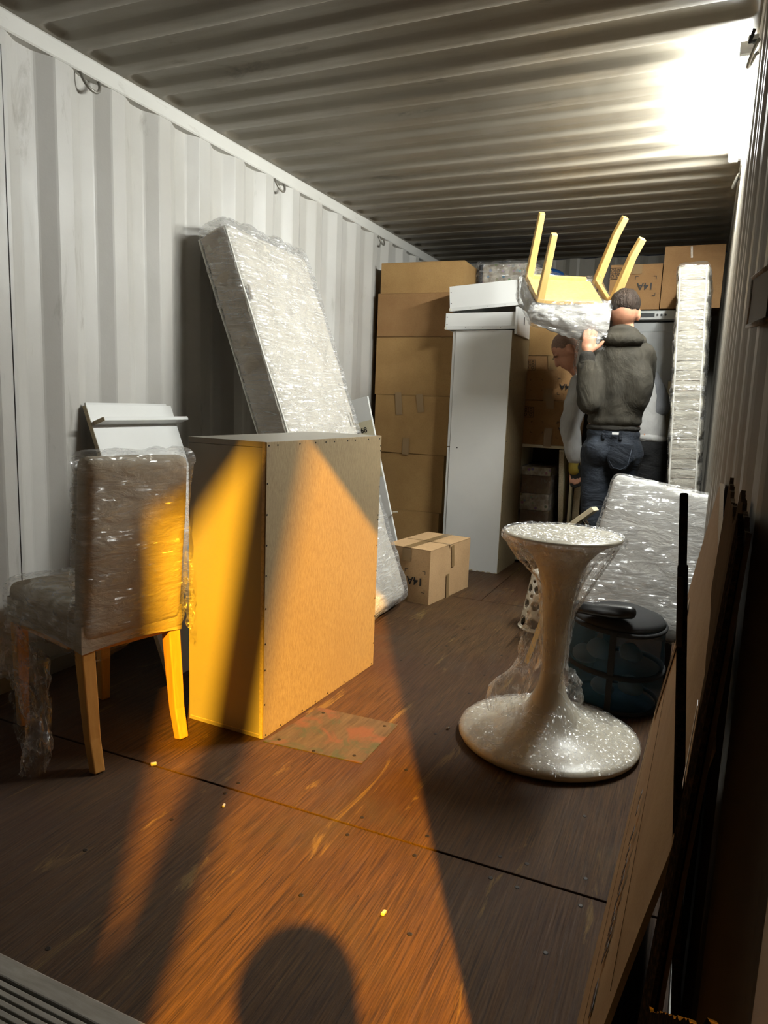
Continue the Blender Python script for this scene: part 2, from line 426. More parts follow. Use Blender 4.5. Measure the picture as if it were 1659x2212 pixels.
class MB:
    """collects faces, then links them as ONE mesh object"""
    def __init__(self):
        self.v = []; self.f = []; self.mi = []
    def add(self, vs, fs, mi=0):
        b = len(self.v)
        self.v += [Vector(p) for p in vs]
        self.f += [tuple(i + b for i in q) for q in fs]
        self.mi += [mi] * len(fs)
        return self
    def box(self, c, s, rot=None, mi=0):
        hx, hy, hz = s[0] / 2, s[1] / 2, s[2] / 2
        vs = [V(x, y, z) for x in (-hx, hx) for y in (-hy, hy) for z in (-hz, hz)]
        if rot is not None:
            vs = [rot @ p for p in vs]
        vs = [p + Vector(c) for p in vs]
        return self.add(vs, [(0, 1, 3, 2), (4, 6, 7, 5), (0, 4, 5, 1), (2, 3, 7, 6), (0, 2, 6, 4), (1, 5, 7, 3)], mi)
    def obox(self, o, a, b, c, mi=0):
        """parallelepiped from a corner and three edge vectors"""
        o, a, b, c = map(Vector, (o, a, b, c))
        vs = [o + a * i + b * j + c * k for i in (0, 1) for j in (0, 1) for k in (0, 1)]
        return self.add(vs, [(0, 1, 3, 2), (4, 6, 7, 5), (0, 4, 5, 1), (2, 3, 7, 6), (0, 2, 6, 4), (1, 5, 7, 3)], mi)
    def tube(self, path, r, n=8, caps=True, sx=1.0):
        path = [Vector(p) for p in path]
        rr = r if isinstance(r, (list, tuple)) else [r] * len(path)
        rings = []
        prev = None
        for i, p in enumerate(path):
            d = (path[min(i + 1, len(path) - 1)] - path[max(i - 1, 0)])
            d = d.normalized() if d.length > 1e-9 else V(0, 0, 1)
            if prev is None:
                a = d.orthogonal().normalized()
            else:
                a = (prev - d * prev.dot(d)).normalized()
            prev = a
            b = d.cross(a)
            rings.append([p + (a * math.cos(2 * math.pi * k / n) * sx + b * math.sin(2 * math.pi * k / n)) * rr[i] for k in range(n)])
        vs = [q for ring in rings for q in ring]
        fs = []
        for i in range(len(path) - 1):
            for k in range(n):
                fs.append((i * n + k, i * n + (k + 1) % n, (i + 1) * n + (k + 1) % n, (i + 1) * n + k))
        if caps:
            fs.append(tuple(reversed(range(n))))
            fs.append(tuple((len(path) - 1) * n + k for k in range(n)))
        return self.add(vs, fs)
    def bar(self, path, w, d, side):
        """rectangular section swept along a path; side = width direction; w, d may be lists"""
        path = [Vector(p) for p in path]
        side = Vector(side).normalized()
        W = w if isinstance(w, (list, tuple)) else [w] * len(path)
        D = d if isinstance(d, (list, tuple)) else [d] * len(path)
        vs = []
        for i, p in enumerate(path):
            t = (path[min(i + 1, len(path) - 1)] - path[max(i - 1, 0)]).normalized()
            s = (side - t * side.dot(t)).normalized()
            q = t.cross(s)
            for a, b in ((-1, -1), (1, -1), (1, 1), (-1, 1)):
                vs.append(p + s * a * W[i] / 2 + q * b * D[i] / 2)
        fs = []
        for i in range(len(path) - 1):
            for k in range(4):
                fs.append((i * 4 + k, i * 4 + (k + 1) % 4, (i + 1) * 4 + (k + 1) % 4, (i + 1) * 4 + k))
        fs.append((3, 2, 1, 0)); e = (len(path) - 1) * 4
        fs.append((e, e + 1, e + 2, e + 3))
        return self.add(vs, fs)
    def lathe(self, prof, n=32, c=(0, 0, 0), wob=None):
        vs = []; fs = []
        m = len(prof)
        for k in range(n):
            a = 2 * math.pi * k / n
            for r, z in prof:
                rr = r + (wob(a, r, z) if wob else 0)
                vs.append(V(c[0] + rr * math.cos(a), c[1] + rr * math.sin(a), c[2] + z))
        for k in range(n):
            k2 = (k + 1) % n
            for i in range(m - 1):
                fs.append((k * m + i, k2 * m + i, k2 * m + i + 1, k * m + i + 1))
        return self.add(vs, fs)
    def grid(self, fn, nu, nv):
        vs = [fn(i / nu, j / nv) for i in range(nu + 1) for j in range(nv + 1)]
        fs = [(i * (nv + 1) + j, (i + 1) * (nv + 1) + j, (i + 1) * (nv + 1) + j + 1, i * (nv + 1) + j + 1) for i in range(nu) for j in range(nv)]
        return self.add(vs, fs)
    def rbox(self, c, s, r, n=8, disp=None, rot=None):
        """rounded box, subdivided so that it can be dented and creased"""
        hs = V(s[0] / 2, s[1] / 2, s[2] / 2)
        r = min(r, hs.x, hs.y, hs.z)
        big = max(s)
        idx = {}; vs = []; fs = []
        nn = [max(2, int(round(n * s[i] / big))) + 2 for i in range(3)]
        def lvl(i, k):
            # first and last rings sit inside the corner rounding
            m = nn[i]
            if k == 0: return -hs[i]
            if k == m: return hs[i]
            if k == 1: return -hs[i] + r * 0.45
            if k == m - 1: return hs[i] - r * 0.45
            return -hs[i] + r + (2 * hs[i] - 2 * r) * (k - 2) / max(1, m - 4) if m > 4 else 0.0
        def vid(i, j, k):
            key = (i, j, k)
            if key in idx: return idx[key]
            p = V(lvl(0, i), lvl(1, j), lvl(2, k))
            q = V(*[max(-hs[t] + r, min(hs[t] - r, p[t])) for t in range(3)])
            d = p - q
            if d.length > 1e-9:
                nrm = d.normalized(); p = q + nrm * r
            else:
                nrm = V(0, 0, 1)
            if disp:
                p = p + nrm * disp(p, nrm)
            if rot is not None: p = rot @ p
            idx[key] = len(vs); vs.append(p + Vector(c))
            return idx[key]
        a, b, d = nn
        for i in range(a):
            for j in range(b):
                fs.append((vid(i, j, 0), vid(i, j + 1, 0), vid(i + 1, j + 1, 0), vid(i + 1, j, 0)))
                fs.append((vid(i, j, d), vid(i + 1, j, d), vid(i + 1, j + 1, d), vid(i, j + 1, d)))
        for i in range(a):
            for k in range(d):
                fs.append((vid(i, 0, k), vid(i + 1, 0, k), vid(i + 1, 0, k + 1), vid(i, 0, k + 1)))
                fs.append((vid(i, b, k), vid(i, b, k + 1), vid(i + 1, b, k + 1), vid(i + 1, b, k)))
        for j in range(b):
            for k in range(d):
                fs.append((vid(0, j, k), vid(0, j, k + 1), vid(0, j + 1, k + 1), vid(0, j + 1, k)))
                fs.append((vid(a, j, k), vid(a, j + 1, k), vid(a, j + 1, k + 1), vid(a, j, k + 1)))
        return self.add(vs, fs)
    def build(self, name, mat, parent=None, smooth=False, bevel=0.0, fix=True, mats=None, w=False):
        me = bpy.data.meshes.new(name)
        off = Vector((0, 0, 0))
        if w:                                  # points given in world space: make them local to the thing's base
            q = parent
            while q is not None:
                off = off + q.location; q = q.parent
        me.from_pydata([tuple(p - off) for p in self.v], [], self.f)
        for m in (mats or [mat]):
            me.materials.append(M[m] if isinstance(m, str) else m)
        if mats:
            me.polygons.foreach_set('material_index', self.mi)
        if fix:
            bm = bmesh.new(); bm.from_mesh(me)
            bmesh.ops.recalc_face_normals(bm, faces=bm.faces)
            bm.to_mesh(me); bm.free()
        if smooth:
            me.polygons.foreach_set('use_smooth', [True] * len(me.polygons))
        ob = bpy.data.objects.new(name, me)
        COL.objects.link(ob)
        if parent is not None:
            ob.parent = parent
        if bevel:
            b = ob.modifiers.new('bevel', 'BEVEL')
            b.width = bevel; b.segments = 2; b.limit_method = 'ANGLE'; b.angle_limit = math.radians(40)
        return ob

def tag(o, label=None, cat=None, group=None, kind=None):
    if label: o['label'] = label
    if cat: o['category'] = cat
    if group: o['group'] = group
    if kind: o['kind'] = kind
    return o

def thing(name, label, cat, loc=(0, 0, 0), rz=0.0, group=None, rot=None):
    o = bpy.data.objects.new(name, None)
    o.empty_display_size = 0.05
    COL.objects.link(o)
    o.location = loc
    if rot is not None:
        o.rotation_mode = 'QUATERNION'
        o.rotation_quaternion = rot.to_quaternion()
    else:
        o.rotation_euler = (0, 0, rz)
    return tag(o, label, cat, group)

def struct(o):
    o['kind'] = 'structure'
    return o

def nz(p, s=1.0, seed=0.0):
    return mnoise.noise(Vector((p[0] * s + seed * 3.1, p[1] * s - seed * 1.7, p[2] * s + seed * 0.9)))

def rotm(ax, ang):
    return Matrix.Rotation(ang, 3, ax)

def frame(x, y, z):
    """3x3 matrix with the given columns"""
    return Matrix((x, y, z)).transposed()

def text_part(txt, size, parent, mat='ink', name='printed_code'):
    cu = bpy.data.curves.new(name, 'FONT')
    cu.body = txt; cu.size = size; cu.align_x = 'CENTER'; cu.align_y = 'CENTER'; cu.extrude = 0.0004
    cu.offset = size * 0.018
    tmp = bpy.data.objects.new('tmp_text', cu)
    COL.objects.link(tmp)
    dg = bpy.context.evaluated_depsgraph_get()
    me = bpy.data.meshes.new_from_object(tmp.evaluated_get(dg))
    bpy.data.objects.remove(tmp); bpy.data.curves.remove(cu)
    me.name = name
    me.materials.clear(); me.materials.append(M[mat])
    ob = bpy.data.objects.new(name, me)
    COL.objects.link(ob); ob.parent = parent
    return ob

def place(ob, o, x, y):
    """put a flat part on a plane: local x -> x, local y -> y"""
    x = Vector(x).normalized(); y = Vector(y).normalized(); z = x.cross(y)
    m = frame(x, y, z).to_4x4(); m.translation = Vector(o)
    ob.matrix_local = m
    return ob

def remesh_union(name, mat, parent, shapes, voxel=0.012, smooth_it=4, fold=None):
    """shapes: ('cap',p0,p1,r0,r1) or ('ell',c,(rx,ry,rz),rot) -> one continuous skin"""
    bm = bmesh.new()
    for s in shapes:
        if s[0] == 'cap':
            p0, p1, r0, r1 = Vector(s[1]), Vector(s[2]), s[3], s[4]
            d = p1 - p0; L = d.length
            q = V(0, 0, 1).rotation_difference(d.normalized()) if L > 1e-6 else Euler((0, 0, 0)).to_quaternion()
            seg, ring = 16, 5
            rows = []
            for i in range(ring + 1):
                a = -math.pi / 2 + math.pi / 2 * i / ring
                rows.append((r0 * math.cos(a), r0 * math.sin(a)))
            for i in range(ring + 1):
                a = math.pi / 2 * i / ring
                rows.append((r1 * math.cos(a), L + r1 * math.sin(a)))
            fl = s[5] if len(s) > 5 else 1.0
            vs = [[bm.verts.new(p0 + q @ V(r * math.cos(2 * math.pi * k / seg), r * fl * math.sin(2 * math.pi * k / seg), z)) for k in range(seg)] for r, z in rows]
            for i in range(len(vs) - 1):
                for k in range(seg):
                    try: bm.faces.new((vs[i][k], vs[i][(k + 1) % seg], vs[i + 1][(k + 1) % seg], vs[i + 1][k]))
                    except ValueError: pass
            bm.faces.new(list(reversed(vs[0]))); bm.faces.new(vs[-1])
        else:
            c, rad = Vector(s[1]), s[2]
            rm = s[3] if len(s) > 3 and s[3] is not None else Matrix.Identity(3)
            geo = bmesh.ops.create_uvsphere(bm, u_segments=20, v_segments=12, radius=1.0)
            for v in geo['verts']:
                v.co = c + rm @ V(v.co.x * rad[0], v.co.y * rad[1], v.co.z * rad[2])
    me = bpy.data.meshes.new('tmp'); bm.to_mesh(me); bm.free()
    tmp = bpy.data.objects.new('tmp', me); COL.objects.link(tmp)
    md = tmp.modifiers.new('r', 'REMESH'); md.mode = 'VOXEL'; md.voxel_size = voxel
    sm = tmp.modifiers.new('s', 'SMOOTH'); sm.iterations = smooth_it; sm.factor = 0.5
    dg = bpy.context.evaluated_depsgraph_get()
    out = bpy.data.meshes.new_from_object(tmp.evaluated_get(dg))
    bpy.data.objects.remove(tmp); bpy.data.meshes.remove(me)
    if fold:
        ns = [v.normal.copy() for v in out.vertices]
        for v, n in zip(out.vertices, ns):
            v.co = v.co + n * fold(v.co)
    out.name = name
    out.materials.clear(); out.materials.append(M[mat])
    out.polygons.foreach_set('use_smooth', [True] * len(out.polygons))
    ob = bpy.data.objects.new(name, out); COL.objects.link(ob)
    if parent is not None: ob.parent = parent
    return ob

# ================================================================== THE SETTING
XL, XR = -2.29, 0.05            # inner faces of the top rails
Y0, Y1 = 0.55, 6.38             # door plane and back wall
HC = 2.39

# --- floor: plywood sheets on a dark sub-floor
fl = MB().box(((XL + XR) / 2, (Y0 + Y1) / 2, -0.05), (XR - XL + 0.10, Y1 - Y0, 0.07)).build('floor', 'subfloor')
struct(fl)
def slab(name, x0, x1, y0, y1, z0, z1, mat, parent, bevel=0.002):
    return MB().box(((x0 + x1) / 2, (y0 + y1) / 2, (z0 + z1) / 2), (x1 - x0, y1 - y0, z1 - z0)).build(name, mat, parent, bevel=bevel)
for (x0, x1, y0, y1) in ((XL - .03, XR + .03, Y0, 1.596), (XL - .03, XR + .03, 1.603, 3.955), (XL - .03, -1.092, 3.962, Y1), (-1.087, XR + .03, 3.962, Y1)):
    slab('floor_panel', x0, x1, y0, y1, -0.014, 0.0, 'floor', fl)
pp = MB()
c4 = [V(-1.23, 1.885, 0), V(-1.195, 2.205, 0), V(-0.882, 2.215, 0), V(-0.877, 1.908, 0)]
pp.add(c4 + [p + V(0, 0, 0.003) for p in c4], [(0, 1, 2, 3), (7, 6, 5, 4), (0, 4, 5, 1), (1, 5, 6, 2), (2, 6, 7, 3), (3, 7, 4, 0)])
tag(pp.build('patch_panel', 'patch', fl), 'square repair patch with red and green paint remains')
scr_me = None
SCREWS = [(-1.008, 2.817), (-1.006, 3.101), (-1.01, 3.388), (-1.009, 3.677), (-0.743, 2.216), (-0.742, 2.611), (-0.743, 2.832), (-0.74, 3.104), (-0.741, 3.396),
          (-1.152, 1.571), (-1.151, 1.635), (-0.364, 1.652), (-0.363, 1.560), (-0.296, 1.654), (-0.297, 1.556), (-0.154, 1.664), (-0.15, 1.560),
          (-0.197, 1.94), (-0.194, 1.379), (-1.0, 2.601), (-1.121, 2.817), (-1.118, 0.93), (-0.56, 1.648), (-0.56, 1.556), (-0.75, 1.645), (-0.75, 1.556),
          (-1.19, 1.92), (-0.92, 1.94), (-1.16, 2.17), (-0.92, 2.18), (-1.05, 1.905), (-0.74, 1.94), (-0.74, 1.30), (-1.2, 1.40), (-0.47, 1.30), (-0.46, 3.1), (-0.46, 2.0), (-1.3, 1.2)]
for (x, y) in SCREWS:
    if scr_me is None:
        o = MB().lathe([(0, .0012), (.0045, .0012), (.006, .0006), (.0068, -.002)], 10).build('screw', 'screw', fl)
        scr_me = o.data
    else:
        o = bpy.data.objects.new('screw', scr_me); COL.objects.link(o); o.parent = fl
    o.location = (x, y, 0.0032 if -1.23 < x < -.88 and 1.9 < y < 2.2 else 0.0)

# --- corrugated side walls: one profile swept up
def corr_profile(y):
    """0 = inner flat, 1 = outer flat (pitch 278 mm)"""
    u = ((y - 2.147) % 0.278)
    if u < .068: return u / .068
    if u < .140: return 1.0
    if u < .208: return 1 - (u - .140) / .068
    return 0.0
def corr_ys(ya, yb):
    ys = {ya, yb}
    k = -8
    while k < 20:
        b = 2.147 + k * .278
        for e in (0, .008, .060, .068, .076, .132, .140, .148, .200, .208):
            if ya < b + e < yb: ys.add(b + e)
        k += 1
    return sorted(ys)
def soft(y):
    return (corr_profile(y - .006) + corr_profile(y) + corr_profile(y + .006)) / 3
YS = corr_ys(Y0, Y1)
ZS = [0, .3, .6, .9, 1.2, 1.5, 1.8, 2.1, HC]
def side_wall(name, xin, sgn, mat):
    mb = MB()
    vs = []
    for y in YS:
        for z in ZS:
            d = 0.004 * nz((xin, y * 2.3, z * 1.3), 1.0, 2.0)
            vs.append(V(xin + sgn * (0.036 * soft(y)) + d, y, z))
    n = len(ZS)
    fs = [(i * n + j, (i + 1) * n + j, (i + 1) * n + j + 1, i * n + j + 1) for i in range(len(YS) - 1) for j in range(n - 1)]
    mb.add(vs, fs)
    # back sheet so that the wall has a thickness and no light leaks in
    xo = xin + sgn * 0.05
    mb.box((xo + sgn * .004, (Y0 + Y1) / 2, HC / 2), (.008, Y1 - Y0, HC))
    o = mb.build(name, mat, fix=False)
    return struct(o)
wl = side_wall('wall_left', XL, -1, 'wall')
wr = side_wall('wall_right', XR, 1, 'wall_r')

MB().box((XL - .001, 1.852, 1.15), (.003, .0022, 2.25)).build('weld_seam', 'ink', wl)
# --- back wall, corrugated too
mb = MB()
xs = [XL - .04 + i * (XR - XL + .08) / 120 for i in range(121)]
vs = []
for x in xs:
    u = (x * 1.0) % 0.25
    pr = min(1, max(0, (abs(u - .125) - .035) / .05))
    for z in (0, HC / 2, HC):
        vs.append(V(x, Y1 - .0 + 0.03 * pr, z))
mb.add(vs, [(i * 3 + j, (i + 1) * 3 + j, (i + 1) * 3 + j + 1, i * 3 + j + 1) for i in range(120) for j in range(2)])
mb.box(((XL + XR) / 2, Y1 + .05, HC / 2), (XR - XL + .2, .02, HC))
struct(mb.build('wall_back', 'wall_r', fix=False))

# --- roof: stamped pockets across, rounded at both ends
def pocket(y):
    u = (y - 1.985) % 0.209
    if u < .034: return u / .034
    if u < .105: return 1.0
    if u < .139: return 1 - (u - .105) / .034
    return 0.0
ys = set()
k = -8
while k < 22:
    b = 1.985 + k * .209
    for e in (0, .006, .017, .028, .034, .060, .085, .105, .111, .122, .133, .139, .160, .185):
        if Y0 <= b + e <= Y1: ys.add(round(b + e, 4))
    k += 1
ys = sorted(ys | {Y0, Y1})
xs = [XL - .02, XL + .012, XL + .02, XL + .03, XL + .042, XL + .055, XL + .07, XL + .1] + [XL + .1 + (XR - XL - .2) * i / 18 for i in range(1, 19)] + [XR - .07, XR - .055, XR - .042, XR - .03, XR - .02, XR - .012, XR + .02]
xs = sorted(set(round(x, 4) for x in xs))
def smooth01(t):
    t = max(0, min(1, t)); return t * t * (3 - 2 * t)
vs = []
for y in ys:
    u = (y - 1.985) % 0.209
    side = min(1, abs(u - .0695) / .0695) if u < .139 else 1
    for x in xs:
        inset = 0.010 + 0.035 * side ** 3          # rounded pocket ends
        e = smooth01((x - XL - inset) / .03) * smooth01((XR - inset - x) / .03)
        sag = -0.012 * math.sin(math.pi * (x - XL) / (XR - XL)) * (0.5 + 0.5 * nz((0, y * .9, 0), 1, 4))
        dent = 0.006 * nz((x * 1.5, y * 3.0, 0), 1.0, 1.0)
        vs.append(V(x, y, HC + 0.003 + 0.021 * smooth01(pocket(y)) * e + sag * .6 + dent * .5))
n = len(xs)
mb = MB().add(vs, [(i * n + j, (i + 1) * n + j, (i + 1) * n + j + 1, i * n + j + 1) for i in range(len(ys) - 1) for j in range(n - 1)])
mb.box(((XL + XR) / 2, (Y0 + Y1) / 2, HC + .06), (XR - XL + .24, Y1 - Y0 + .1, .02))
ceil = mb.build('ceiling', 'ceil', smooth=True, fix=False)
struct(ceil)

# --- top rails with lashing rings
def rail(name, xin, sgn):
    mb = MB()
    h = 0.064
    prof = [(0.0, HC - h), (-0.004 * sgn, HC - h + .006), (-0.004 * sgn, HC - .004), (0.0, HC + .004), (.06 * sgn, HC + .004), (.06 * sgn, HC - h)]
    vs = [V(xin + a, y, z) for y in (Y0, Y1) for a, z in prof]
    m = len(prof)
    mb.add(vs, [(i, (i + 1) % m, m + (i + 1) % m, m + i) for i in range(m)] + [tuple(range(m)), tuple(range(2 * m - 1, m - 1, -1))])
    return struct(mb.build(name, 'rail'))
r1 = rail('trim_1', XL, -1)
r2 = rail('trim_2', XR, 1)
def ring_part(parent, x, y, z, sgn):
    pts = []
    for i in range(15):
        a = math.pi * i / 14
        pts.append(V(x + sgn * (.012 + .02 * math.sin(a)), y + .045 * math.cos(a), z - .052 * math.sin(a) - .0))
    pts = [pts[0] + V(-.014 * sgn, 0.004, .012)] + pts + [pts[-1] + V(-.014 * sgn, -.004, .012)]
    MB().tube(pts, .0062, 8).build('lashing_ring', 'steel', parent, smooth=True)
for y in (2.24, 3.60, 4.985, 0.9):
    ring_part(r1, XL - .012, y, HC - .068, 1)
for y in (2.80, 4.2):
    ring_part(r2, XR + .004, y, HC - .068, -1)
# bottom rails inside
for nm, x in (('baseboard_left', XL - .012), ('baseboard_right', XR + .012)):
    struct(MB().box((x, (Y0 + Y1) / 2, .03), (.03, Y1 - Y0, .06)).build(nm, 'wall_r'))

# --- door end: posts, header, the two leaves folded right back
struct(MB().box(((XL + XR) / 2, Y0 - .05, 2.36), (XR - XL + .3, .10, .16)).build('trim_3', 'rail'))
for nm, x in (('trim_4', XL - .085), ('trim_5', XR + .102)):
    struct(MB().box((x, Y0 - .05, 1.14), (.15, .10, 2.30)).build(nm, 'rail'))
for nm, x, sg in (('door_1', XL - .22, -1), ('door_2', XR + .22, 1)):
    mb = MB().box((x, Y0 + .60, 1.16), (.05, 1.16, 2.2))
    d = struct(mb.build(nm, 'wall_r', bevel=.006))
    for yy in (Y0 + .35, Y0 + .85):
        MB().tube([V(x + sg * .05, yy, .08), V(x + sg * .05, yy, 2.24)], .017, 8).build('locking_bar', 'steel', d)
# yard outside
struct(MB().box((-1.0, -4.2, -.43), (24, 9.9, .06)).build('ground', 'yard'))

# --- ridged deck in the doorway (foreground corner)
rp = thing('ridged_deck_board', 'grey ridged deck board across the doorway in the near left corner', 'deck board', (-1.1, .58, .0))
MB().box((-1.12, .45, -.20), (2.44, .80, .396)).build('board', 'ramp', rp, w=True)
MB().box((-1.12, .85, .006), (2.44, .040, .016)).build('edge_strip', 'ramp', rp, bevel=.003, w=True)
y = .820; rib_me = None
while y > .06:
    if rib_me is None:
        o = MB().box((0, 0, .005), (2.44, .0105, .014)).build('rib', 'ramp', rp, bevel=.0015); rib_me = o.data
    else:
        o = bpy.data.objects.new('rib', rib_me); COL.objects.link(o); o.parent = rp
        b = o.modifiers.new('bevel', 'BEVEL'); b.width = .0015; b.segments = 2
    o.location = (-.02, y - .58, 0)
    y -= .0152

# --- LED batten on the right rail
lt = thing('tube_light', 'glowing white LED batten fixed along the right top rail', 'light', (0.02, 3.43, 2.33))
MB().box((.032, 3.43, 2.362), (.036, 1.22, .028)).build('housing', 'whitem', lt, bevel=.004, w=True)
MB().tube([V(.004, 2.875, 2.350), V(.004, 3.985, 2.350)], .0135, 10).build('led_tube', 'tube', lt, smooth=True, w=True)
for yy in (2.862, 3.998):
    MB().box((.012, yy, 2.352), (.040, .024, .040)).build('end_cap', 'whitem', lt, bevel=.003, w=True)
MB().tube([V(.03, 2.85, 2.36), V(.036, 2.80, 2.345), V(.02, 2.77, 2.33), V(.03, 2.75, 2.36)], .006, 6).build('cable', 'blackmat', lt, smooth=True, w=True)

# --- outside: lamp post, photographer, and unseen blockers added to shape the light pool
lp = thing('yard_lamp', 'tall yard lamp post with an orange sodium head outside the doors', 'lamp', (2.5, -3.9, -.4))
MB().tube([V(2.5, -3.9, -.4), V(2.5, -3.9, 5.1), V(2.4, -3.75, 5.32), V(2.1, -3.4, 5.36)], .05, 10).build('post', 'steel', lp, smooth=True, w=True)
MB().box((2.1, -3.4, 5.33), (.30, .30, .10)).build('lamp_head', 'steel', lp, bevel=.02, w=True)
MB().lathe([(0, -.0), (.06, .0), (.07, .04)], 16, (2.1, -3.4, 5.235)).build('lamp_glass', 'lampglow', lp, w=True)
ld = bpy.data.lights.new('sodium_light', 'SPOT')
ld.energy = SODIUM_POWER; ld.color = (1.0, 0.475, 0.02); ld.shadow_soft_size = 0.045
ld.spot_size = math.radians(110); ld.spot_blend = 0.4
lo = bpy.data.objects.new('sodium_light', ld); COL.objects.link(lo); lo.parent = lp
lo.location = LAMP - Vector((2.5, -3.9, -.4))
dd = (Vector((-1.2, 1.9, .2)) - LAMP).normalized()
lo.rotation_mode = 'QUATERNION'; lo.rotation_quaternion = dd.to_track_quat('-Z', 'Y')

lr = thing('light_blocker', 'grey box lorry body parked outside behind the photographer', 'lorry', (-1.3, -1.9, -.4))
MB().obox((-3.2, -2.6, .3), (3.612, 0, 0), (0, 1.6, 0), (0, 0, 3.5)).build('blocker_box', 'blocker_paint', lr, bevel=.02, w=True)  # unseen box added to cut the left edge of the lamp light
mb = MB(); pr = [(.412, 3.21), (.62, 3.36), (.62, 3.8), (.412, 3.8)]
vs = [V(x, y, z) for y in (-2.6, -1.0) for x, z in pr]
mb.add(vs, [(0, 1, 2, 3), (7, 6, 5, 4), (0, 4, 5, 1), (1, 5, 6, 2), (2, 6, 7, 3), (3, 7, 4, 0)])
mb.build('blocker_lip', 'blocker_paint', lr, w=True)  # lip shaped to darken the upper corner of the low cabinet
for xx in (-2.6, -.3):
    o = MB().lathe([(0, -.12), (.34, -.12), (.36, 0), (.34, .12), (0, .12)], 24).build('blocker_wheel', 'black', lr)
    o.rotation_euler = (0, math.pi / 2, 0); o.location = (xx + 1.3, -1.3 + 1.9, .36)

def shade_edge(p, y):
    """point where the ray lamp -> p crosses the plane Y = y"""
    p = Vector(p); t = (y - LAMP.y) / (p.y - LAMP.y)
    return LAMP + (p - LAMP) * t
pk = thing('shade_plank', 'long scaffold plank leaning against the lorry outside the doors', 'plank', (0, -.6, -.4))
PY = (-.80, -.87, -.92)
Lpt = [shade_edge(q, y) for y, q in zip(PY, ((-.951, .932, 0), (-1.462, 1.897, .046), (-1.266, 1.897, .925)))]
Rpt = [shade_edge(q, y) for y, q in zip(PY, ((-.801, .887, 0), (-1.243, 1.921, .052), (-1.229, 2.137, .96)))]
mid = [(a + b) / 2 for a, b in zip(Lpt, Rpt)]
dirv = (mid[2] - mid[0]).normalized()
p_bot = mid[0] + dirv * ((-.38 - mid[0].z) / dirv.z)
p_top = mid[0] + dirv * ((3.75 - mid[0].z) / dirv.z)
MB().bar([p_bot - V(.008,0,0), p_top - V(.004,0,0)], .074, .03, (1, 0, 0)).build('board', 'plank', pk, bevel=.003, w=True)  # unseen, added to throw the slanted dark band over floor and cabinet

# ================================================================== LARGE OBJECTS
# --- low cabinet: white carcass, hardboard back turned to the camera, rows of nails
def nailed_back(parent, name, o, u, z0, z1, wid, out, nails, mat='hard', th=.004):
    """thin back panel on the face starting at o, running along u; out = outward normal"""
    o = Vector(o); u = Vector(u).normalized(); out = Vector(out).normalized()
    p = MB().obox(o + V(0, 0, z0), u * wid, out * th, V(0, 0, z1 - z0)).build(name, mat, parent, w=True, bevel=.0008)
    me = None
    base = V(0, 0, 0); q = parent
    while q is not None:
        base = base + q.location; q = q.parent
    for (a, z) in nails:
        if me is None:
            n = MB().lathe([(0, .0012), (.003, .0012), (.0034, 0)], 8).build('nail', 'screw', p); me = n.data
        else:
            n = bpy.data.objects.new('nail', me); COL.objects.link(n); n.parent = p
        w = o + u * a + out * th + V(0, 0, z) - base
        m = V(0, 0, 1).rotation_difference(out).to_matrix().to_4x4(); m.translation = w
        n.matrix_local = m
    return p
th = math.radians(2.3)
u = V(math.sin(th), math.cos(th), 0); v = V(-math.cos(th), math.sin(th), 0)
A = V(-1.244, 1.899, 0)
CW, CD, CH = .312, .807, .992
cb = thing('low_cabinet', 'low white cabinet with brown hardboard back facing the floor box', 'cabinet', A + u * CD / 2 + v * CW / 2)
MB().obox(A + V(0, 0, .0), v * CW, u * CD, V(0, 0, CH - .019)).build('carcass', 'whitec', cb, w=True, bevel=.001)
MB().obox(A + V(0, 0, CH - .018), v * CW, u * CD, V(0, 0, .018)).build('top_panel', 'whitec', cb, w=True, bevel=.001)
MB().obox(A - v * .0002 + V(0, 0, .001), v * .012, -u * .0015, V(0, 0, CH - .002)).build('edge_strip', 'edge', cb, w=True)
MB().obox(A + v * .008 + V(0, 0, .012), v * (CW - .014), -u * .001, V(0, 0, .003)).build('groove', 'edge', cb, w=True)
nl = [(a, CH - .012) for a in (.012, .06, .19, .29, .36, .42, .52, .58, .69, .79)] + [(a, .01) for a in (.015, .1, .24, .33, .42, .55, .66, .79)] + \
     [(.006, z) for z in (.12, .24, .33, .45, .56, .66, .76, .86)] + [(CD - .006, z) for z in (.1, .22, .3, .42, .53, .64, .66, .78, .93, .95)]
nailed_back(cb, 'back_panel', A, u, .001, CH - .0005, CD, -v, nl)

# --- tall white wardrobe standing on its side edge by the box stack
B = V(-1.184, 4.663, 0)
tu = V(.014, .428, 0).normalized(); tv = V(-tu.y, tu.x, 0)
WW, WD, WH = .388, .43, 1.622
wd = thing('tall_wardrobe', 'tall white wardrobe with brown hardboard back beside the carton stack', 'wardrobe', B + tu * .2 + tv * .2)
MB().obox(B, tv * WW, tu * WD, V(0, 0, WH)).build('carcass', 'white', wd, w=True, bevel=.0015)
nailed_back(wd, 'back_panel', B, tu, .002, WH - .002, WD, -tv, [(.01, z / 10) for z in range(1, 16, 2)])
for z0, z1 in ((.005, .838), (.846, WH - .004)):
    d = MB().obox(B + tv * (WW + .003) + tu * .006 + V(0, 0, z0), tv * .018, tu * (WD - .012), V(0, 0, z1 - z0)).build('door', 'whitem', wd, w=True, bevel=.001)
hole = MB().lathe([(0, .0008), (.004, .0008), (.0045, 0)], 10).build('peg_hole', 'ink', wd)
m = V(0, 0, 1).rotation_difference(-tu).to_matrix().to_4x4(); m.translation = B + tv * .335 - tu * .0003 + V(0, 0, .84) - wd.location; hole.matrix_local = m
ch = MB()
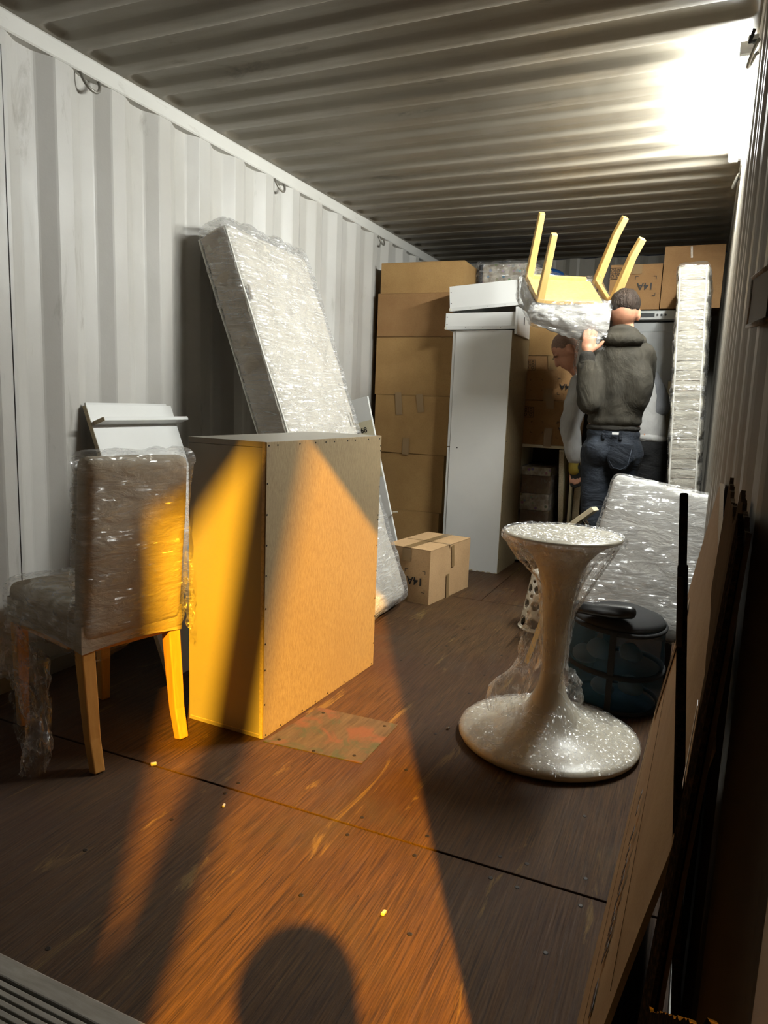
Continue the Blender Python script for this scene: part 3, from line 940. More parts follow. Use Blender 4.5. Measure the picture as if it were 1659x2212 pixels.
for i in range(9):
    x = i / 8
    ch.obox(B + tv * (WW * x * .9) - tu * .0008 + V(0, 0, -.0), tv * (.01 + .02 * rnd.random()), -tu * .0006, V(0, 0, .004 + .006 * rnd.random()))
tag(ch.build('chipped_edge', 'edge', wd, w=True), kind='stuff')

# --- two drawers lying on the wardrobe
def drawer(label, o, ax, ay, az, L, D, H, fz0, fz1, fl_):
    """long side faces the camera along ax; front panel at its right end"""
    t = thing('drawer', label, 'drawer', o, group='drawers lying on the wardrobe')
    o = Vector(o); s = .013
    MB().obox(o, ax * L, ay * s, az * H).build('side', 'white', t, w=True, bevel=.001)
    MB().obox(o + ay * (D - s), ax * L, ay * s, az * H).build('side', 'white', t, w=True, bevel=.001)
    MB().obox(o + ay * s, ax * s, ay * (D - 2 * s), az * H).build('back', 'white', t, w=True)
    MB().obox(o + ay * s + ax * s + az * .012, ax * (L - s), ay * (D - 2 * s), az * .004).build('base', 'whitem', t, w=True)
    r = MB().obox(o - ay * .008 - az * .004, ax * L, ay * .009, az * .022).build('runner', 'whitem', t, w=True, bevel=.001)
    MB().tube([o - ay * .012 + ax * .006 + az * .006, o + ax * .006 + az * .006], .0085, 10).build('roller', 'plastic', r, w=True)
    for a, zz in ((.02, .3), (.02, .75)):
        MB().tube([o - ay * .0015 + ax * .011 + az * H * zz, o + ax * .011 + az * H * zz], .0035, 8).build('screw_hole', 'ink', t, w=True)
    for a in (.3, .55, .8):
        MB().tube([o - ay * .0095 + ax * L * a + az * .008, o - ay * .006 + ax * L * a + az * .008], .0022, 8).build('rivet', 'ink', r, w=True)
    f = MB().obox(o + ax * L + az * fz0 - ay * .02, ax * .017, ay * (D + fl_), az * (fz1 - fz0)).build('front_panel', 'white', t, w=True, bevel=.001)
    MB().obox(o + ax * (L + .0165) + az * (fz0 + (fz1 - fz0) * .45) + ay * .17, ax * .002, ay * .02, az * .05).build('handle_slot', 'ink', f, w=True)
    return t
ax = V(1, .02, .008).normalized(); ay = V(-.02, 1, 0); az = V(-.008, 0, 1).normalized()
drawer('lower white drawer with its front panel overhanging the wardrobe', V(-1.640, 4.655, 1.6275), ax, ay, az, .475, .36, .105, -.035, .135, .03)
ax = V(1, .02, .075).normalized(); az = V(-.075, 0, 1).normalized()
drawer('upper white drawer tilted on top of the other drawer', V(-1.612, 4.650, 1.7452), ax, ay, az, .47, .36, .158, 0, .17, .03)

# ------------------------------------------------------------------ cartons
def carton(label, o, ux, uy, s, mat='card', marks=None, tapes=(), group=None, gap=0.0, lid=True, name='cardboard_box'):
    """o = front left bottom corner, ux along the front, uy into depth, s = (w, d, h)"""
    o = Vector(o); ux = Vector(ux).normalized(); uy = V(-ux.y, ux.x, 0); uz = V(0, 0, 1)
    w, d, h = s
    t = thing(name, label, 'box', o + ux * w / 2 + uy * d / 2, group=group)
    n = 8
    def bul(a, b):
        return .006 * math.sin(math.pi * a) * math.sin(math.pi * b)
    mb = MB()
    seed = rnd.random() * 9
    def face(p, a, b, nrm):
        def fn(i, j):
            q = p + a * i + b * j
            return q + nrm * (bul(i, j) * (.6 + .5 * nz(q, 2, seed)))
        mb.grid(fn, n, n)
    face(o, ux * w, uz * h, -uy); face(o + uy * d, ux * w, uz * h, uy)
    face(o, uy * d, uz * h, -ux); face(o + ux * w, uy * d, uz * h, ux)
    face(o, ux * w, uy * d, -uz * .0)
    bm_ = mb.build('body', mat, t, w=True, smooth=False)
    # top flaps: two halves meeting in the middle with the cut edge showing
    for i in (0, 1):
        q = o + uz * (h + .0005) + uy * (d / 2 * i + (.0015 if i else 0))
        lift = gap if i == 0 else gap * .3
        MB().obox(q, ux * w, uy * (d / 2 - .0015), uz * .004).build('flap', mat, t, w=True, bevel=.001)
    base = t.location
    for (pl, a, b, la, lb, rot) in tapes:
        # tape strip: plane 'f' front, 'r' right, 't' top ; a,b centre in 0..1
        if pl == 'f': c = o + ux * w * a + uz * h * b - uy * .0075; X = ux; Z = uz; N = -uy
        elif pl == 'r': c = o + ux * (w + .0075) + uy * d * a + uz * h * b; X = uy; Z = uz; N = ux
        else: c = o + ux * w * a + uy * d * b + uz * (h + .0048); X = ux; Z = uy; N = uz
        ca, sa = math.cos(rot), math.sin(rot)
        X2 = X * ca + Z * sa; Z2 = Z * ca - X * sa
        MB().obox(c - X2 * la / 2 - Z2 * lb / 2, X2 * la, Z2 * lb, N * .0007).build('tape', 'tape', t, w=True)
    for mk in (marks or []):
        kind, pl, a, b, sz = mk
        if pl == 'f': c = o + ux * w * a + uz * h * b - uy * .0088 - base; X = -ux; Z = -uz
        else: c = o + ux * (w + .0088) + uy * d * a + uz * h * b - base; X = -uy; Z = -uz
        if kind in ('code', 'frame'):
            if kind == 'code':
                place(text_part('14A', sz, t), c, X, Z)
            fr = MB(); hw, hh, ln, tk = sz * 1.05, sz * 1.0, sz * .3, sz * .05
            for sx in (-1, 1):
                for sy in (-1, 1):
                    fr.box((sx * (hw - ln / 2), sy * hh, 0), (ln, tk, .0006)).box((sx * hw, sy * (hh - ln / 2), 0), (tk, ln, .0006))
            place(tag(fr.build('corner_marks', 'ink', t), kind='stuff'), c, X, Z)
        elif kind == 'icons':
            fr = MB(); tk = sz * .035
            for k in (-1, 0, 1):
                fr.box((k * sz / 2, 0, 0), (tk, sz, .0006)).box((0, k * sz / 2, 0), (sz, tk, .0006))
            for (qx, qy) in ((-.25, .25), (.25, .25), (-.25, -.25), (.25, -.25)):
                for i in range(10):
                    a0 = 2 * math.pi * i / 10
                    fr.box((sz * (qx + .11 * math.cos(a0)), sz * (qy + .13 * math.sin(a0)), 0), (sz * .07, sz * .05, .0006), rotm('Z', a0 + math.pi / 2))
                fr.box((sz * qx, sz * (qy - .12), 0), (sz * .16, tk, .0006))
            place(tag(fr.build('handling_icons', 'ink', t), kind='stuff'), c, X, Z)
        elif kind == 'label':
            lb = MB().box((0, 0, 0), (sz * 1.6, sz, .0006)).build('shipping_label', 'whitem', t); place(lb, c, X, Z)
            ls = MB()
            for i in range(4): ls.box((0, sz * (-.3 + .2 * i), .0006), (sz * 1.2, sz * .07, .0006))
            place(tag(ls.build('label_print', 'ink', lb), kind='stuff'), V(0, 0, 0), V(1, 0, 0), V(0, 1, 0))
    return t

# six-high stack against the left wall
G = 'cartons stacked against the left wall'
zs = [0, .345, .765, 1.186, 1.600, 1.905, 2.118]
names = ['lowest carton of the left stack, half hidden by the floor box', 'second carton from the bottom of the left stack', 'third carton from the bottom of the left stack, plain brown front',
         'fourth carton up the left stack, widest one with bulging front', 'fifth carton of the left stack, just below the top one', 'topmost low carton of the left stack, nearest the ceiling']
xo = [-2.232, -2.238, -2.230, -2.243, -2.238, -2.225]
wd_ = [.545, .565, .575, .585, .605, .620]
for i in range(6):
    h = zs[i + 1] - zs[i] - .006
    tp = {2: (('f', .33, .86, .05, .16, .1), ('f', .62, .88, .05, .13, .15), ('f', .45, .12, .05, .12, 0)), 5: ()}.get(i, ())
    carton(names[i], (xo[i], 4.86 + .01 * (i % 2), zs[i]), (1, .012 * (i - 2), 0), None, (wd_[i], .40, h), 'card' if i != 4 else 'card3', None, tp, G)
# open box on the floor
c0 = V(-1.62, 3.735, 0); fx = V(.299, -.041, 0).normalized()
carton('sealed carton alone on the floor printed 14A upside down', (-1.6185, 3.735, 0), fx, None, (.300, .525, .312), 'card2',
       [('code', 'f', .70, .42, .062), ('frame', 'f', .03, .58, .062)],
       (('t', .5, .5, .05, .53, 0), ('f', .5, .88, .055, .075, 0), ('f', .46, .07, .06, .10, 0), ('r', .52, .78, .035, .13, .12), ('r', .42, .22, .035, .15, .06), ('t', .55, .45, .3, .012, 0)))
# cartons at the far middle, upon the shelf unit
G2 = 'far cartons above the shelf unit'
carton('lower 14A carton standing on the cream shelf unit', (-1.185, 5.10, .872), (1, .01, 0), None, (.375, .42, .306), 'card3',
       [('code', 'f', .83, .36, .056), ('icons', 'f', .12, .74, .072), ('frame', 'f', .30, .40, .04)], (('f', .52, .95, .055, .07, 0), ('f', .52, .18, .055, .13, 0)), G2)
carton('upper 14A carton resting on the lower 14A carton behind the workers', (-1.188, 5.10, 1.186), (1, .012, 0), None, (.385, .42, .300), 'card3',
       [('code', 'f', .78, .32, .056), ('icons', 'f', .10, .80, .072), ('frame', 'f', .24, .34, .04)], (('f', .50, .86, .06, .10, .1), ('f', .46, .12, .06, .09, 0)), G2)
carton('plain carton just under the carried chair at the far end', (-1.195, 5.10, 1.494), (1, .01, 0), None, (.42, .42, .245), 'card', None, (), G2)
carton('14A carton with white shipping label on top of the fridge', (-.660, 5.13, 1.80), (1, .006, 0), None, (.325, .38, .285), 'card3',
       [('code', 'f', .70, .52, .062), ('icons', 'f', .10, .82, .07), ('label', 'f', .2, .42, .042)], (('f', .52, .90, .062, .06, 0), ('f', .52, .1, .062, .06, 0)))
carton('large plain carton in the top right corner above the fridge', (-.328, 5.10, 1.80), (1, .006, 0), None, (.355, .42, .382), 'card3', None, (('f', .45, .9, .012, .07, .1),))
carton('tall carton hidden behind the white wardrobe carrying the wrapped bundle', (-1.598, 5.14, 0), (1, 0, 0), None, (.395, .40, 1.93), 'card')
carton('tall carton at the back wall carrying the blue bags', (-1.95, 5.62, 0), (1, 0, 0), None, (.9, .42, 2.03), 'card3')

# ------------------------------------------------------------------ mattresses
def mattress_left():
    o = V(-1.544, 2.84, 0)
    ln = V(-.355, 0, .935).normalized(); tk = V(.935, 0, .355).normalized(); wv = V(-.03, 1, 0).normalized()
    t = thing('leaning_mattress', 'film wrapped mattress leaning against the left wall behind the low cabinet', 'mattress', (-1.6, 3.24, 0))
    L, T, W = 2.0, .165, .80
    rot = frame(tk, wv, ln)
    c = o + tk * T / 2 + wv * W / 2 + ln * L / 2
    def d1(p, n):
        return .010 * nz(p, 3.0, 1) + .006 * math.sin(p.z * 22) * abs(n.y)
    MB().rbox(c, (T, W, L), .05, 40, d1, rot).build('mattress_core', 'mattress', t, smooth=True, w=True)
    # border band on the two long edges
    def band(s):
        def fn(i, j):
            a = (i - .5) * (T - .03); b = (j - .5) * (L - .06)
            pch = .004 * math.sin(b * 60 + 2 * nz((a * 30, b * 3, 0), 1, 5)) + .004 * nz((a * 20, b * 9, s), 1, 3)
            return c + tk * a + ln * b + wv * s * (W / 2 + .004 + .010 * math.cos(math.pi * (i - .5)) + pch)
        return MB().grid(fn, 8, 90)
    band(-1).build('border_band', 'mattside', t, smooth=True, w=True)
    # piping round the front and back faces at the near edge
    for sx in (-1, 1):
        pts = []
        for k in range(41):
            b = (k / 40 - .5) * (L - .05)
            pts.append(c + tk * sx * (T / 2 - .006) - wv * (W / 2 + .004) + ln * b + tk * .006 * nz((b * 4, sx, 0), 1, 2))
        MB().tube(pts, .0055, 6).build('piping', 'piping', t, smooth=True, w=True)
    def d2(p, n):
        return .006 + .012 * abs(nz(V(p.x * 2, p.y * 5 + p.z * 2.2, p.z * 5 - p.y * 1.6), 1.6, 4)) + .008 * nz(p, 12, 2) * (1 + 1.5 * smooth01((p.z - .7) * 4))
    MB().rbox(c + ln * .012, (T + .012, W + .018, L + .03), .045, 64, d2, rot).build('stretch_film', 'film_m', t, smooth=True, w=True)
    def ruff(i, j):
        b = (i - .5) * W * .9; q = c + ln * (L / 2 + .02) + wv * b + tk * (j - .6) * T
        return q + ln * (.035 * abs(nz((b * 9, j * 4, 0), 1, 8)) + .01) + tk * .02 * nz((b * 12, j * 3, 5), 1, 1)
    MB().grid(ruff, 40, 8).build('film_ruffle', 'film_m', t, smooth=True, w=True)
    # dark scuff marks of tape
    MB().obox(o + tk * (T + .0095) + wv * .01 + ln * 1.62, wv * .02, tk * .0015, ln * .07).build('tape', 'strap', t, w=True)
    MB().obox(o + tk * (T + .013) + wv * .70 + ln * 1.0, wv * .012, tk * .0015, ln * .07).build('tape', 'strap', t, w=True)
mattress_left()

def mattress_right():
    t = thing('standing_mattress', 'film wrapped mattress standing upright along the right wall', 'mattress', (-.09, 4.78, 0))
    T, W, L = .155, .57, 1.955
    ln = V(-.046, 0, 1).normalized(); tk = V(1, 0, .046).normalized(); wv = V(0.02, 1, 0).normalized()
    o = V(-.118, 4.50, 0); rot = frame(tk, wv, ln); c = o + tk * T / 2 + wv * W / 2 + ln * L / 2
    def d1(p, n):
        q = .0
        if n.y < -.5: q += .007 * abs(math.sin(p.z * math.pi / .056)) ** .5
        if abs(n.x) > .5: q += .014 * (abs(math.sin(p.z * math.pi / .13)) * abs(math.sin(p.y * math.pi / .12))) ** .5
        return q + .004 * nz(p, 5, 2)
    MB().rbox(c, (T, W, L), .03, 150, d1, rot).build('mattress_core', 'ticking2', t, smooth=True, w=True)
    for sx in (-1, 1):
        pts = [c + tk * sx * (T / 2 - .008) - wv * (W / 2 + .004) + ln * (k / 40 - .5) * (L - .03) + tk * .006 * nz((k * .22, sx, 0), 1, 2) for k in range(41)]
        MB().tube(pts, .005, 6).build('piping', 'piping', t, smooth=True, w=True)
    n = int(L / .056)
    for k in range(1, n):
        b = -L / 2 + .03 + k * .056
        if b > L / 2 - .04: break
        pts = [c + tk * (i / 6 - .5) * (T - .03) - wv * (W / 2 + .0035) + ln * (b + .003 * nz((i, k, 0), .7, 3)) for i in range(7)]
        MB().tube(pts, .0022, 5).build('seam', 'mattside', t, w=True)
    def d2(p, n):
        return .008 + .010 * nz(V(p.x * 6, p.y * 3, p.z * 9), 1.5, 4) + .006 * nz(p, 22, 2)
    MB().rbox(c + ln * .006, (T + .012, W + .02, L + .012), .035, 70, d2, rot).build('stretch_film', 'film_w', t, smooth=True, w=True)
mattress_right()

# ------------------------------------------------------------------ upholstered chairs
def make_chair(label, loc, rot, wood, cover, film, tail=False):
    t = thing('dining_chair', label, 'chair', loc, rot=rot)
    LH = .40
    for s in (-1, 1):
        MB().bar([(s * .150, -.095, 0), (s * .150, -.070, .10), (s * .150, -.056, .22), (s * .150, -.042, .34), (s * .150, -.036, LH + .03)],
                 [.034, .037, .040, .042, .044], [.034, .037, .042, .046, .048], (1, 0, 0)).build('leg', wood, t, bevel=.004)
        MB().bar([(s * .148, .375, 0), (s * .150, .37, LH + .03)], [.032, .044], [.032, .044], (1, 0, 0)).build('leg', wood, t, bevel=.004)
    for (a, b) in (((-.13, .375), (.13, .375)), ((-.13, -.03), (.13, -.03)), ((-.155, .03), (-.155, .35)), ((.155, .03), (.155, .35))):
        d = V(b[0] - a[0], b[1] - a[1], 0); n = V(-d.y, d.x, 0).normalized() * .011
        MB().obox(V(a[0], a[1], LH - .045) - n, d, n * 2, V(0, 0, .075)).build('apron', 'pine' if wood == 'pine' else wood, t, bevel=.002)
        if wood == 'pine':
            for k in (.18, .82):
                q = V(a[0], a[1], LH - .01) + d * k
                for dk in (0, .018):
                    MB().tube([q + d.normalized() * dk - n * 1.06, q + d.normalized() * dk + n * 1.06], .009, 10).build('bolt_hole', 'beech' if dk == 0 else 'ink', t)
    for s in (-1, 1):
        MB().obox((s * .11 - .025, .34, LH - .03), (.05, 0, 0), (0, .02, 0), (0, 0, .05)).build('corner_block', wood, t)
    MB().box((0, .185, LH - .022), (.29, .36, .008)).build('seat_base', 'pine' if wood == 'pine' else 'darkbrown', t)
    # seat and tall back in a loose cover
    MB().rbox((0, .19, LH + .058), (.345, .43, .085), .03, 20, lambda p, n: .006 * nz(p, 7, 1) + (.010 * (1 - (p.x / .17) ** 2) * (1 - (p.y / .22) ** 2) if n.z > .5 else 0)).build('seat', cover, t, smooth=True)
    rb = rotm('X', math.radians(5))
    MB().rbox((0, -.062, LH + .272), (.345, .070, .545), .028, 24, lambda p, n: .004 * nz(p, 6, 3), rb).build('backrest', cover, t, smooth=True)
    # skirt of the cover below the seat
    def skirt(i, j):
        a = i * 4; k = int(min(a, 3.999)); f = a - k
        cs = [V(-.174, -.068, 0), V(.174, -.068, 0), V(.174, .400, 0), V(-.174, .400, 0), V(-.174, -.068, 0)]
        p = cs[k].lerp(cs[k + 1], f)
        z = LH + .05 - j * (.085 - .012 * math.sin(f * math.pi))
        return p * (1 + .01 * nz((i * 30, j, 0), 1, 2)) + V(0, 0, z)
    MB().grid(skirt, 48, 4).build('cover_skirt', cover, t, smooth=True)
    # stretch film
    def d2(p, n):
        return .005 + .008 * nz(V(p.x * 7 + p.z * 6, p.y * 5, p.z * 9 - p.x * 5), 1.5, 4) + .006 * nz(p, 17, 2) + (.016 * abs(nz(p, 12, 7)) if p.z > .25 else 0)
    MB().rbox((0, -.062, LH + .270), (.362, .088, .575), .03, 56, d2, rb).build('stretch_film', film, t, smooth=True)
    MB().rbox((0, .19, LH + .052), (.37, .455, .115), .03, 40, lambda p, n: .005 + .007 * nz(V(p.x * 5, p.y * 9, p.z * 9), 1.7, 2) + .008 * nz(p, 20, 5)).build('stretch_film', film, t, smooth=True)
    def hem(i, j):
        a = i * 2 * math.pi; rr = 1 + .05 * nz((math.cos(a) * 2, math.sin(a) * 2, j * 2), 1.4, 6)
        x = max(-.178, min(.178, .26 * math.cos(a))) * rr; y = .19 + max(-.225, min(.225, .32 * math.sin(a))) * rr
        return V(x, y, LH + .02 - j * (.085 + .05 * nz((math.cos(a) * 1.3, math.sin(a) * 1.3, 0), 1.2, 3))) + V(.012 * nz((i * 40, j * 4, 0), 1, 1), .012 * nz((i * 40, j * 4, 3), 1, 1), .01 * nz((i * 50, j * 3, 3), 1, 1))
    MB().grid(hem, 110, 10).build('film_hem', film, t, smooth=True)
    if tail:
        def twist(i, j):
            z = LH - .05 - i * .43
            a = j * 2 * math.pi
            wdt = .055 + .035 * math.sin(i * 7) * (1 - i) + .02 * nz((i * 6, 0, 0), 1, 3)
            ctr = V(-.235 - .02 * i + .03 * math.sin(i * 5), .23 - .21 * i + .03 * math.sin(i * 6 + 1), 0)
            r = wdt * (.6 + .55 * abs(nz((math.cos(a) * 2.2, math.sin(a) * 2.2, i * 7), 1, 5)))
            return ctr + V(r * math.cos(a), r * math.sin(a), z + .03 * nz((j * 9, i * 9, 0), 1, 2))
        MB().grid(twist, 46, 30).build('film_tail', 'film_d', t, smooth=True)
        def side(i, j):
            # slack strands between the leg and the tail
            a = V(-.17, .36, LH - .03).lerp(V(-.26, .06, .05), i)
            return a + V((j - .5) * .10 * (1 - .4 * i) + .02 * nz((i * 8, j * 3, 0), 1, 2), (j - .5) * -.05 + .03 * nz((i * 6, j * 5, 4), 1, 2), .03 * nz((i * 7, j * 7, 9), 1, 2))
        MB().grid(side, 34, 10).build('film_tail', 'film_d', t, smooth=True)
        def ruf(i, j):
            z = .90 - i * .26 - .26
            return V(.172 + .014 * j + .010 * nz((i * 12, j * 4, 0), 1, 2), -.085 - .03 * j + .045 * (1 - i) * 0 + .016 * nz((i * 14, j * 5, 6), 1, 2), z - .02 * j)
        MB().grid(ruf, 40, 6).build('film_ruffle', film, t, smooth=True)
    return t
yaw = math.atan2(.969, .247)
make_chair('film wrapped dining chair standing beside the low cabinet', (-1.612, 1.660, 0), Matrix.Rotation(yaw, 3, 'Z'), 'beech', 'fabric', 'film_c', True)
RC = Matrix(((0.4013, -0.879, -0.2573), (-0.7314, -0.4767, 0.4877), (-0.5513, -0.0075, -0.8342)))
make_chair('upside down film wrapped chair carried on the shoulder of the man in the jacket', (-.521, 4.141, 2.103), RC, 'pine', 'fabricw', 'film_w')

def carried_film():
    """loose film hanging from the carried chair: a bag under the seat and a strip down its back"""
    t = bpy.data.objects['dining_chair.001']
    inv = RC.transposed(); org = V(-.521, 4.141, 2.103)
    def quad(cs, nu, nv, amp, seed, bow):
        a, b_, c, d = [Vector(q) for q in cs]          # top left, top right, bottom left, bottom right
        def fn(i, j):
            p = a.lerp(b_, i).lerp(c.lerp(d, i), j)
            p = p + V(0, -bow * math.sin(math.pi * j) - .01 + amp * nz((i * 7, j * 9, seed), 1, seed), -.03 * math.sin(math.pi * i) * j + amp * .6 * nz((i * 16, j * 5, 2), 1, seed))
            return inv @ (p - org)
        return MB().grid(fn, nu, nv)
    quad(((-.906, 3.985, 1.69), (-.500, 4.15, 1.72), (-.935, 3.98, 1.60), (-.515, 4.09, 1.515)), 40, 14, .022, 3, .03).build('film_bag', 'film_w', t, smooth=True)
    quad(((-.900, 4.00, 1.68), (-.51, 4.16, 1.71), (-.92, 4.10, 1.60), (-.52, 4.18, 1.50)), 40, 14, .014, 5, .02).build('seat_cover', 'fabricw', t, smooth=True)
    quad(((-.575, 4.15, 1.53), (-.500, 4.15, 1.53), (-.622, 4.165, 1.26), (-.575, 4.17, 1.25)), 10, 26, .012, 7, .01).build('film_strip', 'film_w', t, smooth=True)
    quad(((-.570, 4.165, 1.53), (-.505, 4.165, 1.53), (-.618, 4.18, 1.27), (-.580, 4.185, 1.26)), 6, 20, .006, 9, .0).build('cover_strip', 'fabricw', t, smooth=True)
carried_film()

# ------------------------------------------------------------------ white leaning board with a ledge, left
def board_with_ledge():
    t = thing('white_board', 'white board with a narrow ledge leaning on the left wall behind the chair', 'board', (-1.9, 2.4, 0))
    o = V(-1.846, 2.155, 0.0); up = V(-.39, 0, 1).normalized(); along = V(-.01, 1, 0).normalized(); out = V(up.z, 0, -up.x)
    L = 1.165; W = .51
    MB().obox(o + out * 0, along * W, out * -.02, up * (L - .012)).build('panel', 'white', t, w=True, bevel=.0015)
    MB().obox(o + along * .012 - out * .02 + up * (L - .016), along * (W - .03), out * .010, up * .016).build('tongue', 'whitem', t, w=True)
    MB().obox(o + along * .012 + up * (L - .100), along * (W + .006), out * .060, up * .016).build('ledge', 'white', t, w=True, bevel=.0015)
    MB().obox(o + along * .010 + up * (L - .100), along * .003, out * .060, up * .016).build('raw_edge', 'edge', t, w=True)
    MB().obox(o - along * .001 - out * .019, along * .0015, out * .018, up * (L - .014)).build('raw_edge', 'edge', t, w=True)
board_with_ledge()

def board_label():
    t = thing('leaning_white_board', 'white panel with a beige numbered sticker leaning behind the wrapped mattress', 'board', (-1.8, 4.02, 0))
    up = V(-.267, 0, 1).normalized(); ri = V(up.z, 0, -up.x)
    o = V(-1.985, 4.02, .0)
    MB().obox(o, ri * .38, V(0, .018, 0), up * 1.10).build('panel', 'white', t, w=True, bevel=.0015)
    lb = MB().obox(o + ri * .05 + up * .60 - V(0, .001, 0), ri * .326, V(0, .001, 0), up * .355).build('sticker', 'cream', t, w=True)
    tx = text_part('668', .045, t, name='printed_number'); place(tx, o + ri * .30 + up * .90 - V(0, .0016, 0) - t.location, ri, up)
    MB().tube([o + ri * .375 + up * .34, o + ri * .40 + up * .37 - V(0, .01, 0), o + ri * .43 + up * .365 - V(0, .01, 0)], .003, 6).build('plastic_tag', 'plastic', t, w=True)
board_label()

# ------------------------------------------------------------------ tulip pedestal
def tulip():
    c = (-.386, 2.362, 0)
    t = thing('tulip_pedestal', 'ivory trumpet shaped table pedestal loosely wrapped in clear film', 'table base', c)
    prof = [(0, .004), (.285, .004), (.298, .008), (.304, .018), (.302, .030), (.285, .038), (.24, .046), (.19, .056), (.145, .072), (.110, .094), (.082, .122), (.062, .155), (.048, .19), (.040, .225), (.036, .27),
            (.0365, .32), (.040, .38), (.045, .44), (.051, .50), (.059, .55), (.072, .60), (.092, .64), (.122, .675), (.155, .698), (.182, .708), (.190, .713), (.190, .721), (.184, .725), (0, .725)]
    MB().lathe(prof, 72).build('pedestal', 'ivory', t, smooth=True)
    def wob(a, r, z):
        return .006 + .012 * nz((math.cos(a) * 3, math.sin(a) * 3, z * 9), 1.3, 3) + .010 * abs(nz((math.cos(a) * 7 + z * 6, math.sin(a) * 7, z * 16), 1, 5))
    up = [(.040, .255), (.038, .29), (.039, .33), (.042, .38), (.047, .43), (.053, .49), (.062, .54), (.078, .585), (.100, .625), (.130, .660), (.160, .685), (.184, .700), (.193, .712), (.194, .722)]
    up2 = []
    for i in range(len(up) - 1):
        for k in range(3):
            f = k / 3; up2.append((up[i][0] * (1 - f) + up[i + 1][0] * f, up[i][1] * (1 - f) + up[i + 1][1] * f))
    MB().lathe(up2, 90, wob=wob).build('stem_film', 'film_t', t, smooth=True)
    MB().lathe([(.194 * k / 16, .729) for k in range(17)], 90, wob=lambda a, r, z: 0).build('tmp', 'film_t', t)
    o = bpy.data.objects['tmp']; o.name = 'top_film'; o.data.name = 'top_film'
    for v in o.data.vertices:
        v.co.z += .006 * abs(nz(v.co, 30, 2)) + .005 * nz(v.co, 60, 6)
    # stretched web of film from the rim down to the stem, both sides
    def web(a0, spread, zlow, sag, seed):
        def fn(i, j):
            a = a0 + (i - .5) * spread
            p0 = V(.192 * math.cos(a), .192 * math.sin(a), .712)
            a2 = a0 + (i - .5) * spread * .5
            p1 = V(.055 * math.cos(a2), .055 * math.sin(a2), zlow)
            q = p0.lerp(p1, j)
            rr = 1 + sag * math.sin(math.pi * j)
            return V(q.x * rr, q.y * rr, q.z) + V(.012 * nz((i * 9, j * 3, seed), 1, 1), .012 * nz((i * 9, j * 3, seed), 1, 4), .006 * nz((i * 12, j * 4, 1), 1, 2))
        return MB().grid(fn, 24, 16)
    web(.15, 1.3, .46, .0, 1).build('film_web', 'film_t', t, smooth=True)
    web(3.3, 1.5, .55, .12, 2).build('film_web', 'film_t', t, smooth=True)
    # slack tube of film down the left of the stem, gathered above the foot
    def slack(i, j):
        a = j * 2 * math.pi; z = .52 - i * .42
        ctr = V(-.055 - .018 * math.sin(i * 3.1) - .075 * smooth01((i - .5) / .4), -.015 - .035 * i, 0)
        r = .022 + .022 * math.sin(i * math.pi) + .050 * smooth01((i - .55) / .35)
        r *= .7 + .6 * abs(nz((math.cos(a) * 2, math.sin(a) * 2, i * 6), 1, 9))
        return ctr + V(r * math.cos(a), r * math.sin(a), z)
    MB().grid(slack, 40, 28).build('slack_film', 'film_t', t, smooth=True)
    def slackr(i, j):
        a = j * 2 * math.pi; z = .27 - i * .13
        ctr = V(.055 + .03 * i, -.015, 0); r = (.022 + .022 * math.sin(i * math.pi)) * (.7 + .6 * abs(nz((math.cos(a) * 2, math.sin(a) * 2, i * 5), 1, 3)))
        return ctr + V(r * math.cos(a), r * math.sin(a), z)
    MB().grid(slackr, 24, 24).build('slack_film', 'film_t', t, smooth=True)
    # crumpled sheet lying over the foot
    def foot_z(r):
        pts = [(.0, .14), (.06, .14), (.082, .122), (.110, .094), (.145, .072), (.19, .056), (.24, .046), (.285, .038), (.302, .028), (.31, .012)]
        for k in range(len(pts) - 1):
            if pts[k][0] <= r <= pts[k + 1][0]:
                f = (r - pts[k][0]) / (pts[k + 1][0] - pts[k][0]); return pts[k][1] * (1 - f) + pts[k + 1][1] * f
        return .012
    def crum(i, j):
        a = i * 2 * math.pi; r = .052 + j * .254
        q = V(math.cos(a), math.sin(a), 0)
        h = .004 + .020 * abs(nz((q.x * r * 14, q.y * r * 14, 0), 1, 3)) * (1 - j * .55) + .016 * abs(nz((q.x * r * 30, q.y * r * 30, 2), 1, 7)) * (1 - j * .6)
        h += .045 * max(0, nz((q.x * r * 6, q.y * r * 6, 5), 1, 2)) * (1 - j)
        return V(q.x * r, q.y * r, foot_z(r) + h)
    MB().grid(crum, 150, 40).build('foot_film', 'film_t', t, smooth=False)
tulip()

